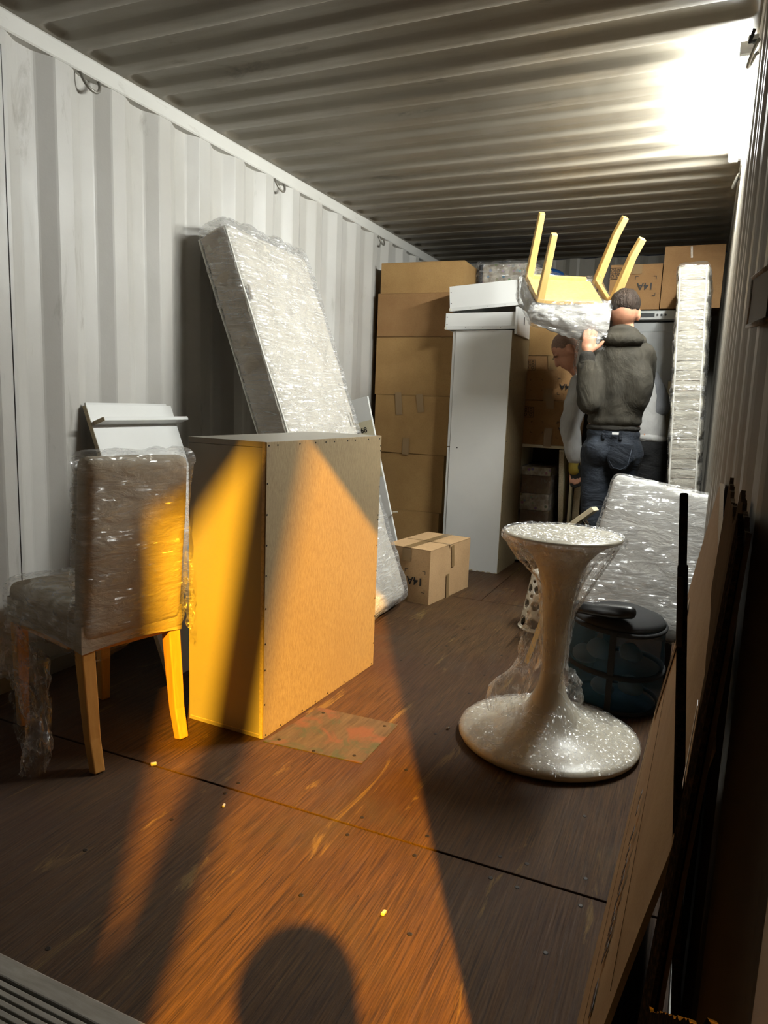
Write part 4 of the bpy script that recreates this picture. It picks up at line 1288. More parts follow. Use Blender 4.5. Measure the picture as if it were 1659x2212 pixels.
# ------------------------------------------------------------------ film wrapped white furniture piece, right
def wrapped_panel():
    t = thing('wrapped_armchair', 'white upholstered furniture piece wrapped tight in film by the right wall', 'furniture', (-.18, 3.35, 0))
    rx = V(.985, .02, -.17).normalized()            # along its lower edge, dropping to the right
    up = V(.20, .42, .82); up = (up - rx * up.dot(rx)).normalized()
    nr = rx.cross(up)                                # points away from the camera if up x ...
    rot = frame(rx, up, nr)
    W, L, T = .46, .64, .14
    bl = V(-.425, 3.02, .30)
    c = bl + rx * (W / 2) + up * (L / 2) - nr * (T / 2 if nr.y < 0 else -T / 2)
    def d1(p, n):
        return .004 * nz(p, 5, 2) + .012 * (1 - (2 * p.x / W) ** 2) * (1 - (2 * p.y / L) ** 2) * (1 if abs(n.z) > .5 else 0)
    MB().rbox(c, (W, L, T), .035, 24, d1, rot).build('upholstery', 'fabricw', t, smooth=True, w=True)
    def d2(p, n):
        return .005 + .006 * nz(V(p.x * 3, p.y * 16 + p.x * 3, p.z * 8), 1.3, 4) + .004 * nz(p, 25, 2)
    MB().rbox(c, (W + .012, L + .012, T + .012), .038, 64, d2, rot).build('stretch_film', 'film_w', t, smooth=True, w=True)
    # short block feet that carry it
    for a, b in ((.06, .1), (.38, .1), (.06, .5), (.38, .5)):
        q = bl + rx * a + up * b - nr * (T if nr.y < 0 else -T)
        MB().bar([V(q.x, q.y, .0), V(q.x, q.y, q.z + .02)], .04, .04, (1, 0, 0)).build('leg', 'black', t, w=True)
wrapped_panel()

# ------------------------------------------------------------------ blue pop-up mesh bag
def mesh_bag():
    c = V(-.222, 2.82, 0)
    t = thing('mesh_bag', 'round blue mesh bag with black bands standing behind the pedestal', 'bag', c)
    def ring(z): return .165 + .010 * math.sin(z * 9)
    prof = [(0, .004), (.145, .004), (.165, .02)] + [(ring(.02 + .31 * k / 10), .02 + .31 * k / 10) for k in range(1, 11)] + [(.155, .345), (.10, .362), (0, .366)]
    MB().lathe(prof, 48, wob=lambda a, r, z: .007 * nz((math.cos(a) * 3, math.sin(a) * 3, z * 8), 1, 2) if r > .09 else 0).build('mesh_body', 'bag', t, smooth=True)
    for z, rr, tk in ((.16, .173, .011), (.325, .170, .010), (.02, .167, .009)):
        MB().tube([V(rr * math.cos(a), rr * math.sin(a), z + .006 * math.sin(a * 2)) for a in [2 * math.pi * k / 40 for k in range(41)]], tk, 8, False).build('band', 'blackmat', t, smooth=True)
    MB().lathe([(0, .382), (.10, .378), (.16, .355), (.172, .335), (.16, .328)], 40).build('lid', 'blackmat', t, smooth=True)
    MB().obox((-.012, -.180, .02), (.022, 0, 0), (0, .006, 0), (0, 0, .31)).build('zip_strip', 'blackmat', t)
    for (x, y, z, r) in ((-.055, -.122, .245, .047), (.055, -.120, .25, .042), (-.035, -.125, .105, .042), (.065, -.112, .12, .045), (-.115, -.07, .20, .045)):
        remesh_union('rolled_cloth', 'sock', t, [('ell', (x, y, z), (r, r * .7, r * .9)), ('ell', (x + .02, y + .01, z - .015), (r * .8, r * .6, r * .7))], .014, 3)
    # padded black handle across the lid
    remesh_union('padded_handle', 'black', t, [('cap', (-.17, -.14, .395), (.045, -.145, .405), .024, .026), ('cap', (-.17, -.14, .395), (-.16, -.03, .375), .022, .02), ('cap', (-.02, -.12, .395), (.0, -.03, .375), .02, .02), ('ell', (-.05, -.14, .393), (.12, .045, .02))], .008, 3)
mesh_bag()

# ------------------------------------------------------------------ perforated white basket, upside down
def basket():
    c = V(-.655, 3.62, 0)
    t = thing('perforated_basket', 'white plastic basket with oval holes upside down behind the pedestal', 'basket', c)
    bm = bmesh.new()
    NU, NV = 160, 56
    H = .30
    def rad(z): return .125 - .05 * z / H
    vs = [[bm.verts.new((rad(H * j / NV) * math.cos(2 * math.pi * i / NU), rad(H * j / NV) * math.sin(2 * math.pi * i / NU), H * j / NV)) for j in range(NV + 1)] for i in range(NU)]
    holes = []
    for row, (z, rz, cnt, ra) in enumerate(((.045, .024, 10, .034), (.095, .010, 10, .012), (.135, .022, 10, .024), (.178, .009, 10, .011), (.215, .020, 10, .021), (.255, .009, 10, .010))):
        for k in range(cnt):
            holes.append((2 * math.pi * (k + (row % 2) * .5) / cnt, z, ra, rz))
    for i in range(NU):
        for j in range(NV):
            a = 2 * math.pi * (i + .5) / NU; z = H * (j + .5) / NV; skip = False
            for (ha, hz, ra, rz) in holes:
                da = (a - ha + math.pi) % (2 * math.pi) - math.pi
                if (da * rad(z) / ra) ** 2 + ((z - hz) / rz) ** 2 < 1: skip = True; break
            if not skip:
                bm.faces.new((vs[i][j], vs[(i + 1) % NU][j], vs[(i + 1) % NU][j + 1], vs[i][j + 1]))
    for v in [v for v in bm.verts if not v.link_faces]: bm.verts.remove(v)
    me = bpy.data.meshes.new('basket_wall'); bm.to_mesh(me); bm.free()
    me.materials.append(M['plastic']); me.polygons.foreach_set('use_smooth', [True] * len(me.polygons))
    o = bpy.data.objects.new('basket_wall', me); COL.objects.link(o); o.parent = t
    md = o.modifiers.new('solid', 'SOLIDIFY'); md.thickness = .0035; md.offset = -1
    MB().tube([V(.126 * math.cos(a), .126 * math.sin(a), .007) for a in [2 * math.pi * k / 48 for k in range(49)]], .006, 8, False).build('rim', 'plastic', t, smooth=True)
    MB().lathe([(0, .300), (.07, .300), (.076, .295)], 40).build('base', 'plastic', t, smooth=True)
basket()

# --- wooden batten, dark crate and a loose drawer front with a bar handle
t = thing('wooden_batten', 'thin wooden batten leaning behind the pedestal stem', 'batten', (-.617, 3.066, 0))
MB().bar([(-.617, 3.066, 0), (-.47, 3.20, .60)], .022, .012, (1, 0, 0)).build('batten', 'pine', t, w=True)
t = thing('dark_crate', 'dark crate standing behind the pedestal next to the wrapped furniture', 'crate', (-.47, 3.43, 0))
MB().box((-.47, 3.43, .29), (.20, .15, .58)).build('crate_body', 'crate', t, w=True, bevel=.006)
MB().box((-.47, 3.35, .50), (.17, .012, .03)).build('crate_rib', 'crate', t, w=True, bevel=.003)
MB().box((-.47, 3.35, .20), (.17, .012, .03)).build('crate_rib', 'crate', t, w=True, bevel=.003)
def loose_front():
    t = thing('loose_board_with_handle', 'cream drawer front with a steel bar handle resting on the dark crate', 'drawer front', (-.46, 3.36, .585))
    ax = V(.74, .1, .66).normalized(); dn = V(.55, -.05, -.6); dn = (dn - ax * dn.dot(ax)).normalized(); n = ax.cross(dn)
    o = V(-.545, 3.36, .588)
    MB().obox(o, ax * .15, dn * .022, n * .26).build('panel', 'cream', t, w=True, bevel=.001)
    for k in (.06, .20):
        MB().tube([o + ax * .075 + n * k + dn * .022, o + ax * .075 + n * k + dn * .055], .005, 8).build('handle_post', 'chrome', t, w=True)
    MB().tube([o + ax * .075 + n * .03 + dn * .055, o + ax * .075 + n * .23 + dn * .055], .007, 10).build('bar_handle', 'chrome', t, smooth=True, w=True)
loose_front()

# ------------------------------------------------------------------ fridge, shelf unit, boards at the far end
t = thing('fridge', 'silver fridge with a control strip behind the upright mattress', 'fridge', (-.35, 5.44, 0))
MB().box((-.345, 5.46, .86), (.64, .60, 1.72)).build('cabinet_body', 'fridge', t, w=True, bevel=.006)
d = MB().box((-.345, 5.145, .84), (.63, .035, 1.64)).build('door', 'fridge', t, w=True, bevel=.008)
MB().tube([V(-.60, 5.115, .95), V(-.60, 5.115, 1.45)], .011, 8).build('handle', 'chrome', d, w=True)
cp = MB().box((-.345, 5.15, 1.762), (.64, .05, .060)).build('control_strip', 'panelgrey', t, w=True, bevel=.004)
MB().box((-.345, 5.46, 1.76), (.64, .60, .068)).build('top', 'fridge', t, w=True, bevel=.004)
MB().box((-.40, 5.124, 1.762), (.085, .004, .026)).build('display', 'screen', cp, w=True)
for x in (-.50, -.475, -.45, -.34, -.315, -.29):
    MB().tube([V(x, 5.126, 1.762), V(x, 5.118, 1.762)], .007, 10).build('button', 'screen', cp, w=True)

t = thing('shelf_unit', 'cream open shelf unit under the 14A cartons', 'shelf', (-1.0, 5.3, 0))
MB().box((-.995, 5.31, .860), (.40, .42, .020)).build('top_board', 'cream', t, w=True, bevel=.001)
MB().box((-1.186, 5.31, .425), (.018, .42, .85)).build('side_board', 'cream', t, w=True, bevel=.001)
MB().box((-.806, 5.31, .425), (.018, .42, .85)).build('side_board', 'cream', t, w=True, bevel=.001)
MB().box((-.995, 5.31, .03), (.36, .40, .018)).build('bottom_board', 'cream', t, w=True, bevel=.001)
MB().box((-.995, 5.505, .44), (.36, .008, .80)).build('back_board', 'darkbrown', t, w=True)
t = thing('wrapped_books', 'film wrapped bundle of printed boxes inside the shelf unit', 'bundle', (-1.06, 5.25, .04))
for k, (z, h, m_) in enumerate(((.04, .22, 'white'), (.262, .13, 'print2'), (.394, .12, 'print'), (.516, .13, 'print2'), (.648, .06, 'print'))):
    MB().box((-1.065 + .006 * (k % 2), 5.27, z + h / 2), (.21, .26, h)).build('printed_box', m_, t, w=True, bevel=.003)
MB().rbox((-1.06, 5.27, .375), (.232, .285, .68), .02, 30, lambda p, n: .004 + .006 * nz(p, 14, 3)).build('stretch_film', 'film_d', t, smooth=True, w=True)
G3 = 'narrow boards standing beside the shelf unit'
for nm, lab, x, y, w, h, mt, lean in (('cream_board', 'wide cream board leaning inside the shelf unit', -.895, 5.14, .032, .80, 'cream', -.045),
                                      ('narrow_board', 'thin brown board at the foot of the shelf unit', -.832, 5.13, .018, .30, 'darkbrown', .0001),
                                      ('tan_board', 'tan board right beside the cream shelf unit', -.765, 5.15, .045, .86, 'tan', 0.0),
                                      ('brown_board', 'dark brown board between the tan board and the slats', -.722, 5.16, .026, .80, 'darkbrown', 0.0),
                                      ('pale_board', 'pale narrow board behind the yellow glove', -.697, 5.17, .018, .84, 'cream', 0.0),
                                      ('pale_strip', 'narrow white strip nearest the gloved hand', -.678, 5.08, .014, .84, 'white', 0.0)):
    t = thing(nm, lab, 'board', (x, y, 0))
    b = MB().obox((x - w / 2 - lean, y, .041 if lean else 0.0), (w, 0, 0), (0, .30, 0), (lean, 0, h)).build('board', mt, t, w=True, bevel=.001)
    MB().obox((x - w / 2 - lean, y - .001, .045 if lean else .004), (w, 0, 0), (0, .001, 0), (lean * .98, 0, h * .98)).build('cut_edge', 'edge' if mt != 'darkbrown' else 'darkbrown', t, w=True)
for lab, x, h in (('left cream bed rail wrapped in film beside the upright mattress', -.262, 1.30), ('right cream bed rail close to the upright mattress', -.218, 1.33)):
    t = thing('bed_rail', lab, 'bed rail', (x, 5.03, 0), group='bed rails by the fridge')
    MB().bar([(x + .04, 5.03, 0), (x, 5.035, h)], .022, .06, (1, 0, 0)).build('rail', 'cream', t, w=True, bevel=.002)
    MB().rbox((x + .02, 5.032, h / 2 + .01), (.032, .075, h), .010, 30, lambda p, n: .002 + .003 * nz(p, 18, 3), rotm('Y', -.04 / h)).build('stretch_film', 'film_d', t, smooth=True, w=True)

# bundle and blue bags above
t = thing('printed_bundle', 'film wrapped bundle with small printed pictures beneath the ceiling', 'bundle', (-1.44, 5.3, 1.94))
MB().rbox((-1.37, 5.32, 2.045), (.40, .30, .195), .03, 14, lambda p, n: .006 * nz(p, 6, 2)).build('printed_pack', 'print', t, smooth=True, w=True)
MB().box((-1.575, 5.31, 2.04), (.03, .28, .19)).build('dark_end', 'crate', t, w=True, bevel=.01)
MB().rbox((-1.385, 5.32, 2.05), (.43, .33, .215), .03, 36, lambda p, n: .006 + .014 * nz(p, 14, 3)).build('stretch_film', 'film_w', t, smooth=True, w=True)
for lab, x, w, z in (('small blue bag peeping over the top carton of the left stack', -1.77, .12, 2.075), ('long blue bag lying above the wrapped printed bundle', -1.33, .26, 2.085)):
    t = thing('blue_bag', lab, 'bag', (x, 5.72, 2.045), group='blue bags under the ceiling')
    remesh_union('bag_body', 'blue', t, [('ell', (0, 0, .075), (w, .12, .075)), ('ell', (w * .5, .02, .085), (w * .5, .11, .07)), ('ell', (-w * .4, -.02, .075), (w * .5, .11, .065))], .02, 3, lambda p: .008 * nz(p, 14, 3))
    MB().tube([V(-w * .6, -.10, .10), V(-w * .2, -.13, .135), V(w * .3, -.13, .13), V(w * .7, -.10, .10)], .006, 6).build('carry_strap', 'plastic', t, smooth=True)

# ------------------------------------------------------------------ cardboard sheets along the right wall
def sheet(label, f0, f1, t0, t1, th=.006, mat='tan', n=None, torn=.0, name='cardboard_sheet', seed=0.0, pts=None):
    """f0,f1 = near and far foot, t0,t1 = near and far top; corrugated board with a torn top edge"""
    f0, f1, t0, t1 = map(Vector, (f0, f1, t0, t1))
    t = thing(name, label, 'cardboard', (f0 + f1) / 2, group='flattened cartons along the right wall')
    nrm = (f1 - f0).cross(t0 - f0).normalized()
    if nrm.x > 0: nrm = -nrm
    NU, NV = 70, 10
    mb = MB(); vs = []
    for k in (0, 1):
        for i in range(NU + 1):
            u_ = i / NU
            top = t0.lerp(t1, u_); foot = f0.lerp(f1, u_)
            tear = torn * (nz((u_ * 9, seed, 0), 1, seed) + .6 * nz((u_ * 47, seed, 0), 1, seed))
            for j in range(NV + 1):
                v_ = j / NV
                p = foot.lerp(top, v_)
                if v_ > .99: p = p + V(0, 0, tear)
                p = p + nrm * (.006 * nz((u_ * 3, v_ * 3, seed), 1, seed) * math.sin(math.pi * v_)) - nrm * th * k
                vs.append(p)
    S = (NU + 1) * (NV + 1); W_ = NV + 1
    fs = []
    for i in range(NU):
        for j in range(NV):
            a = i * W_ + j
            fs.append((a, a + W_, a + W_ + 1, a + 1)); fs.append((S + a, S + a + 1, S + a + W_ + 1, S + a + W_))
    for i in range(NU):
        fs.append((i * W_, S + i * W_, S + (i + 1) * W_, (i + 1) * W_)); fs.append((i * W_ + NV, (i + 1) * W_ + NV, S + (i + 1) * W_ + NV, S + i * W_ + NV))
    for j in range(NV):
        fs.append((j, j + 1, S + j + 1, S + j)); e = NU * W_ + j; fs.append((e, S + e, S + e + 1, e + 1))
    mb.add(vs, fs)
    o = mb.build('board', mat, t, smooth=False, w=True)
    return t, f0, f1, t0, t1, nrm
def on_sheet(sh, u_, v_):
    t, f0, f1, t0, t1, n = sh
    return f0.lerp(f1, u_).lerp(t0.lerp(t1, u_), v_)
sA = sheet('large tan cardboard sheet with printed marks leaning on the right wall nearest the pedestal', (-.118, .84, .0), (-.066, 2.66, .0), (.042, .84, .760), (.042, 1.52, 1.0), .007, 'tan', seed=1.0)
# printed writing along the sheet, seen at a grazing angle, and a kraft tape patch
for (u_, v_, lu, lv) in ((.10, .30, .040, .030), (.165, .32, .012, .05), (.185, .325, .012, .05), (.205, .33, .012, .05), (.225, .335, .012, .03), (.245, .34, .012, .05), (.27, .345, .020, .05), (.30, .35, .012, .05), (.33, .36, .012, .04), (.36, .365, .018, .05), (.42, .38, .02, .02), (.45, .385, .015, .04)):
    p = on_sheet(sA, u_, v_); a = (on_sheet(sA, u_ + lu, v_) - p); b = (on_sheet(sA, u_, v_ + lv) - p)
    MB().obox(p + sA[5] * .0035, a, b, sA[5] * .0006).build('printed_mark', 'ink', sA[0], w=True)
p = on_sheet(sA, .80, .30); MB().obox(p + sA[5] * .0035, on_sheet(sA, .88, .30) - p, on_sheet(sA, .80, .75) - p, sA[5] * .0008).build('tape', 'tape', sA[0], w=True)
for v_ in (.22, .52):
    p = on_sheet(sA, .02, v_); MB().obox(p + sA[5] * .0034, on_sheet(sA, .98, v_) - p, on_sheet(sA, .02, v_ + .003) - p, sA[5] * .0004).build('crease', 'cardshade', sA[0], w=True)
sC = sheet('old dark cardboard sheet with sloping torn top nearest the camera on the right', (-.034, .05, .0), (-.034, .575, .0), (.030, .05, 1.09), (.006, .575, .640), .003, 'cardshade', torn=.006, seed=3.0)  # top sloped so lamp light passes; shade is in the colour
for u_ in (.45, .66, .85):
    p = on_sheet(sC, u_, .02); MB().obox(p + sC[5] * .0035, on_sheet(sC, u_ + .006, .02) - p, on_sheet(sC, u_ + .03, .96) - p, sC[5] * .0006).build('crease', 'cardhalfshade', sC[0], w=True)
sG = sheet('narrow dark cardboard sheet standing upright in the middle of the right pile', (-.030, .635, .0), (-.030, .70, .0), (.035, .635, 1.03), (.036, .70, 1.045), .004, 'cardshade', torn=.008, seed=6.0)  # added sheet, its dark colour stands for shade in the pile
sD = sheet('worn brown cardboard sheet with white tape in the middle of the right pile', (-.022, .64, .0), (-.022, .80, .0), (.041, .64, 1.03), (.041, .80, 1.055), .004, 'cardhalfshade', torn=.010, seed=4.0)
p = on_sheet(sD, .86, .70); MB().obox(p + sD[5] * .004, on_sheet(sD, .94, .70) - p, on_sheet(sD, .86, .79) - p, sD[5] * .0006).build('tape', 'whitem', sD[0], w=True)
sE = sheet('flattened carton standing behind the tan sheet against the right wall', (.005, .86, .0), (.012, 1.5, .0), (.044, .86, 1.0), (.044, 1.16, 1.03), .005, 'cardhalfshade', torn=.014, seed=5.0)
# narrow folded strip standing edge-on in front of the pile
t = thing('folded_card_strip', 'tall narrow strip of folded dark cardboard standing edge on before the pile', 'cardboard', (.03, .86, 0))
MB().bar([(.052, .852, 0), (.044, .852, .35), (.0225, .853, .63), (.0, .853, .90), (-.005, .853, .962)], .011, .014, (1, 0, 0)).build('strip', 'cardshade', t, w=True, bevel=.002)
MB().bar([(.020, .862, .62), (-.0115, .862, 1.042)], .009, .010, (1, 0, 0)).build('inner_fold', 'cardshade', t, w=True, bevel=.002)
MB().bar([(.000, .846, .87), (-.006, .847, .95)], .007, .010, (1, 0, 0)).build('torn_flap', 'cardhalfshade', t, w=True, bevel=.002)

# dark panel with webbing edge high on the right wall
t = thing('webbing_panel', 'dark brown panel edged with grey webbing high on the right wall', 'panel', (.043, .9, 1.245))
mb = MB(); pr = []
for k in range(9):
    a = math.pi / 2 + math.pi * k / 8
    pr.append((1.05 + .035 * math.cos(a), 1.274 + .030 * math.sin(a)))
pr = [(.70, 1.256)] + pr + [(.70, 1.211)]
n = len(pr)
vs = [V(x, y, z) for x in (.040, .050) for y, z in pr]
mb.add(vs, [tuple(range(n)), tuple(range(2 * n - 1, n - 1, -1))] + [(i, (i + 1) % n, n + (i + 1) % n, n + i) for i in range(n)])
mb.build('panel', 'darkbrown', t, w=True)
pts = [V(.041, y, z) for y, z in pr]
MB().tube(pts, .0032, 6, True).build('webbing', 'strap', t, smooth=True, w=True)

# little things on the floor
for nm, lab, x, y, s, m_ in (('wood_chip', 'tiny pale wood chip on the orange lit floor', -.545, 1.33, .007, 'cream'), ('plaster_crumb', 'white crumb near the floor seam in the light', -1.115, 1.515, .006, 'white'),
                             ('brass_nut', 'small shiny nut on the floor left of the pedestal', -.715, 2.27, .008, 'chrome'), ('paper_scrap', 'pale scrap beside the chair legs on the seam', -1.44, 1.60, .009, 'cream')):
    t = thing(nm, lab, 'debris', (x, y, 0))
    MB().rbox((0, 0, s * .5), (s * 2, s * 1.2, s), s * .3, 4, lambda p, n: s * .15 * nz(p, 200, 3), rotm('Z', rnd.random() * 3)).build(nm + '_piece', m_, t, smooth=True)

# ================================================================== PEOPLE
def hand_shapes(wrist, palm_dir, side, curl, scale=1.0, thumb_sign=1):
    """palm, four unequal bent fingers and a thumb leaving the side of the palm"""
    w = Vector(wrist); d = Vector(palm_dir).normalized(); s = Vector(side); s = (s - d * s.dot(d)).normalized(); n = d.cross(s) * curl
    sc = scale
    sh = [('cap', w - d * .02, w + d * .035 * sc, .024 * sc, .028 * sc), ('ell', w + d * .055 * sc, (.040 * sc, .018 * sc, .048 * sc), frame(s, n.normalized() if n.length else d.cross(s), d))]
    base = w + d * .085 * sc
    for k, (off, ln) in enumerate(((-.030, .062), (-.010, .074), (.010, .070), (.029, .054))):
        b = base + s * off * sc
        p1 = b + (d * .9 + n * .35 + s * off * 2).normalized() * ln * .45 * sc
        p2 = p1 + (d * .75 + n * .65).normalized() * ln * .32 * sc
        p3 = p2 + (d * .45 + n * .9).normalized() * ln * .25 * sc
        sh += [('cap', b, p1, .0098 * sc, .0092 * sc), ('cap', p1, p2, .0092 * sc, .0085 * sc), ('cap', p2, p3, .0085 * sc, .0075 * sc)]
    tb = w + d * .030 * sc + s * .028 * sc * thumb_sign
    t1 = tb + (s * thumb_sign * .8 + d * .6).normalized() * .036 * sc
    t2 = t1 + (s * thumb_sign * .55 + d * .85).normalized() * .030 * sc
    sh += [('cap', tb, t1, .013 * sc, .011 * sc), ('cap', t1, t2, .011 * sc, .009 * sc)]
    return sh

def head_shapes(c, look, up=(0, 0, 1), s=1.0):
    c = Vector(c); f = Vector(look).normalized(); u_ = Vector(up); u_ = (u_ - f * u_.dot(f)).normalized(); r = f.cross(u_)
    fr = frame(r, f, u_)
    def P(x, y, z): return c + (r * x + f * y + u_ * z) * s
    sh = [('ell', P(0, -.012, .020), (.077 * s, .094 * s, .098 * s), fr), ('ell', P(0, .022, -.045), (.058 * s, .070 * s, .072 * s), fr), ('ell', P(0, .055, -.088), (.030 * s, .028 * s, .024 * s), fr),
          ('cap', P(0, .085, .012), P(0, .103, -.028), .010 * s, .015 * s), ('ell', P(0, .080, -.062), (.024 * s, .014 * s, .011 * s), fr),
          ('ell', P(-.032, .078, .022), (.019 * s, .012 * s, .009 * s), fr), ('ell', P(.032, .078, .022), (.019 * s, .012 * s, .009 * s), fr)]
    for e in (-1, 1):
        sh += [('ell', P(e * .079, -.010, -.010), (.009 * s, .020 * s, .032 * s), fr), ('ell', P(e * .077, -.006, -.034), (.008 * s, .012 * s, .014 * s), fr)]
    return sh, P, fr, (r, f, u_)

def eyes(parent, P, base, s=1.0):
    for e in (-1, 1):
        MB().lathe([(0, -.004), (.010, -.003), (.012, 0), (.010, .003), (0, .004)], 10, P(e * .032, .087, .018) - base).build('eye', 'ink', parent, smooth=True)

def shift(shapes, base):
    out = []
    for s in shapes:
        if s[0] == 'cap': out.append(('cap', Vector(s[1]) - base, Vector(s[2]) - base) + tuple(s[3:]))
        else: out.append(('ell', Vector(s[1]) - base) + tuple(s[2:]))
    return out

def folds(amp, sc=(5, 5, 16), seed=1.0):
    def f(p):
        return amp * (nz((p.x * sc[0] + p.z * 4, p.y * sc[1], p.z * sc[2] + p.x * 6), 1, seed) + .5 * nz(p, 24, seed + 3))
    return f

# --- the man in the dark jacket carrying the chair
b = V(-.47, 4.22, 0)
p1 = thing('person', 'person in a dark olive jacket and jeans seen from behind carrying the chair', 'person', b)
hs, P, fr, axs = head_shapes((-.452, 4.205, 1.660), (-.12, .98, -.10))
Lsh, Lel, Lwr = V(-.585, 4.20, 1.425), V(-.585, 4.09, 1.165), V(-.612, 4.085, 1.425)
Rsh, Rel, Rwr = V(-.330, 4.24, 1.420), V(-.345, 4.43, 1.235), V(-.430, 4.50, 1.44)
LH_, RH_ = V(-.525, 4.22, .90), V(-.385, 4.23, .90)
LK, RK = V(-.515, 4.15, .50), V(-.445, 4.30, .50)
LA, RA = V(-.585, 4.22, .09), V(-.470, 4.47, .09)
body = hs + [('cap', (-.447, 4.205, 1.58), (-.445, 4.22, 1.46), .056, .062), ('ell', (-.447, 4.22, 1.30), (.165, .105, .20)), ('ell', (-.455, 4.22, 1.06), (.14, .10, .16)),
             ('cap', Lsh, Lel, .050, .042), ('cap', Lel, Lwr, .040, .028), ('cap', Rsh, Rel, .050, .042), ('cap', Rel, Rwr, .040, .028),
             ('cap', LH_, LK, .080, .054), ('cap', LK, LA, .052, .036), ('cap', RH_, RK, .080, .054), ('cap', RK, RA, .052, .036)]
body += hand_shapes(Lwr, (.05, .02, 1), (1, .05, 0), 1.0, 1.0, 1) + hand_shapes(Rwr, (-.3, .1, .9), (-1, 0, 0), 1.0, 1.0, 1)
remesh_union('body', 'skin', p1, shift(body, b), .0065, 3)
jk = [('cap', (-.447, 4.215, 1.385), (-.455, 4.215, 1.125), .155, .148, .80), ('cap', (-.56, 4.205, 1.430), (-.335, 4.225, 1.440), .070, .070), ('ell', (-.36, 4.20, 1.27), (.098, .12, .17)), ('ell', (-.455, 4.215, 1.075), (.150, .122, .06)),
      ('cap', Lsh + V(.01, 0, 0), Lel + V(0, 0, .01), .072, .066), ('cap', Lel + V(0, 0, .005), Lwr - V(0, 0, .055), .066, .052), ('cap', Rsh, Rel, .072, .064), ('cap', Rel, Rwr - V(-.02, .02, .05), .062, .05)]
remesh_union('jacket', 'jacket', p1, shift(jk, b), .010, 8, folds(.007, (12, 12, 7), 2))
remesh_union('collar', 'jacket', p1, shift([('ell', (-.447, 4.195, 1.548), (.095, .092, .040), rotm('X', -.25)), ('ell', (-.445, 4.16, 1.515), (.115, .075, .050)), ('cap', (-.53, 4.23, 1.50), (-.37, 4.23, 1.51), .05, .05)], b), .010, 3, folds(.006, (9, 9, 20), 5))
remesh_union('cuff', 'rib', p1, shift([('cap', Lwr - V(0, 0, .075), Lwr - V(0, 0, .012), .050, .043)], b), .009, 2)
remesh_union('waistband', 'rib', p1, shift([('ell', (-.458, 4.218, 1.035), (.150, .118, .040))], b), .012, 2)
remesh_union('hair', 'hair', p1, shift([('ell', P(0, -.018, .044), (.083, .097, .084), fr), ('ell', P(0, -.050, .012), (.064, .050, .045), fr), ('ell', P(0, .03, .085), (.06, .07, .038), fr)], b), .0085, 2, folds(.004, (30, 30, 30), 4))
je = [('ell', (-.457, 4.22, 1.0), (.146, .117, .07)), ('ell', (-.457, 4.225, .945), (.150, .122, .105)), ('cap', LH_, LK, .102, .072), ('cap', LK, LA + V(0, 0, .02), .070, .056), ('cap', RH_, RK, .104, .074), ('cap', RK, RA + V(0, 0, .02), .072, .056), ('ell', (-.40, 4.16, .90), (.085, .080, .095)), ('ell', (-.515, 4.15, .90), (.080, .075, .095))]
jn = remesh_union('jeans', 'jeans', p1, shift(je, b), .011, 4, folds(.006, (8, 8, 14), 6))
def patch_on(parent, c, u_, v_, w, h, mat, nm, dep=.004, rr=.15):
    """small raised cloth patch (pocket) following the seat of the jeans"""
    def fn(i, j):
        x = (i - .5) * w; z = (j - .5) * h
        if j < .35: x *= 1 - .35 * (.35 - j) / .35 * abs(i - .5) * 2
        bul = .016 * (1 - (2 * (i - .5)) ** 2 * .8) * (1 - (2 * (j - .5)) ** 2 * .5)
        return Vector(c) + Vector(u_) * x + Vector(v_) * z + V(0, -1, 0) * bul
    return MB().grid(fn, 10, 12).build(nm, mat, parent, smooth=True, w=True)
pk_ = patch_on(jn, (-.395, 4.083, .885), (1, .18, 0), (.05, 0, 1), .125, .135, 'jeans', 'back_pocket')
MB().tube([V(-.455, 4.066, .952), V(-.395, 4.058, .957), V(-.335, 4.078, .955)], .0016, 6).build('stitching', 'stitch', jn, smooth=True, w=True)
MB().tube([V(-.452, 4.07, .94), V(-.448, 4.068, .86), V(-.425, 4.068, .825), V(-.385, 4.066, .815), V(-.35, 4.08, .84), V(-.338, 4.086, .93)], .0014, 6).build('stitching', 'stitch', jn, smooth=True, w=True)
for x in (-.49, -.40):
    MB().box((x, 4.098, 1.0), (.014, .012, .045)).build('belt_loop', 'jeans', jn, w=True)
MB().box((-.430, 4.092, 1.008), (.035, .006, .012)).build('label_tag', 'white', jn, w=True)
for A_ in (LA, RA):
    remesh_union('shoe', 'shoe', p1, shift([('cap', (A_.x, A_.y - .04, .045), (A_.x - .02, A_.y + .14, .035), .045, .036), ('cap', A_, (A_.x, A_.y, .05), .048, .048)], b), .012, 2)

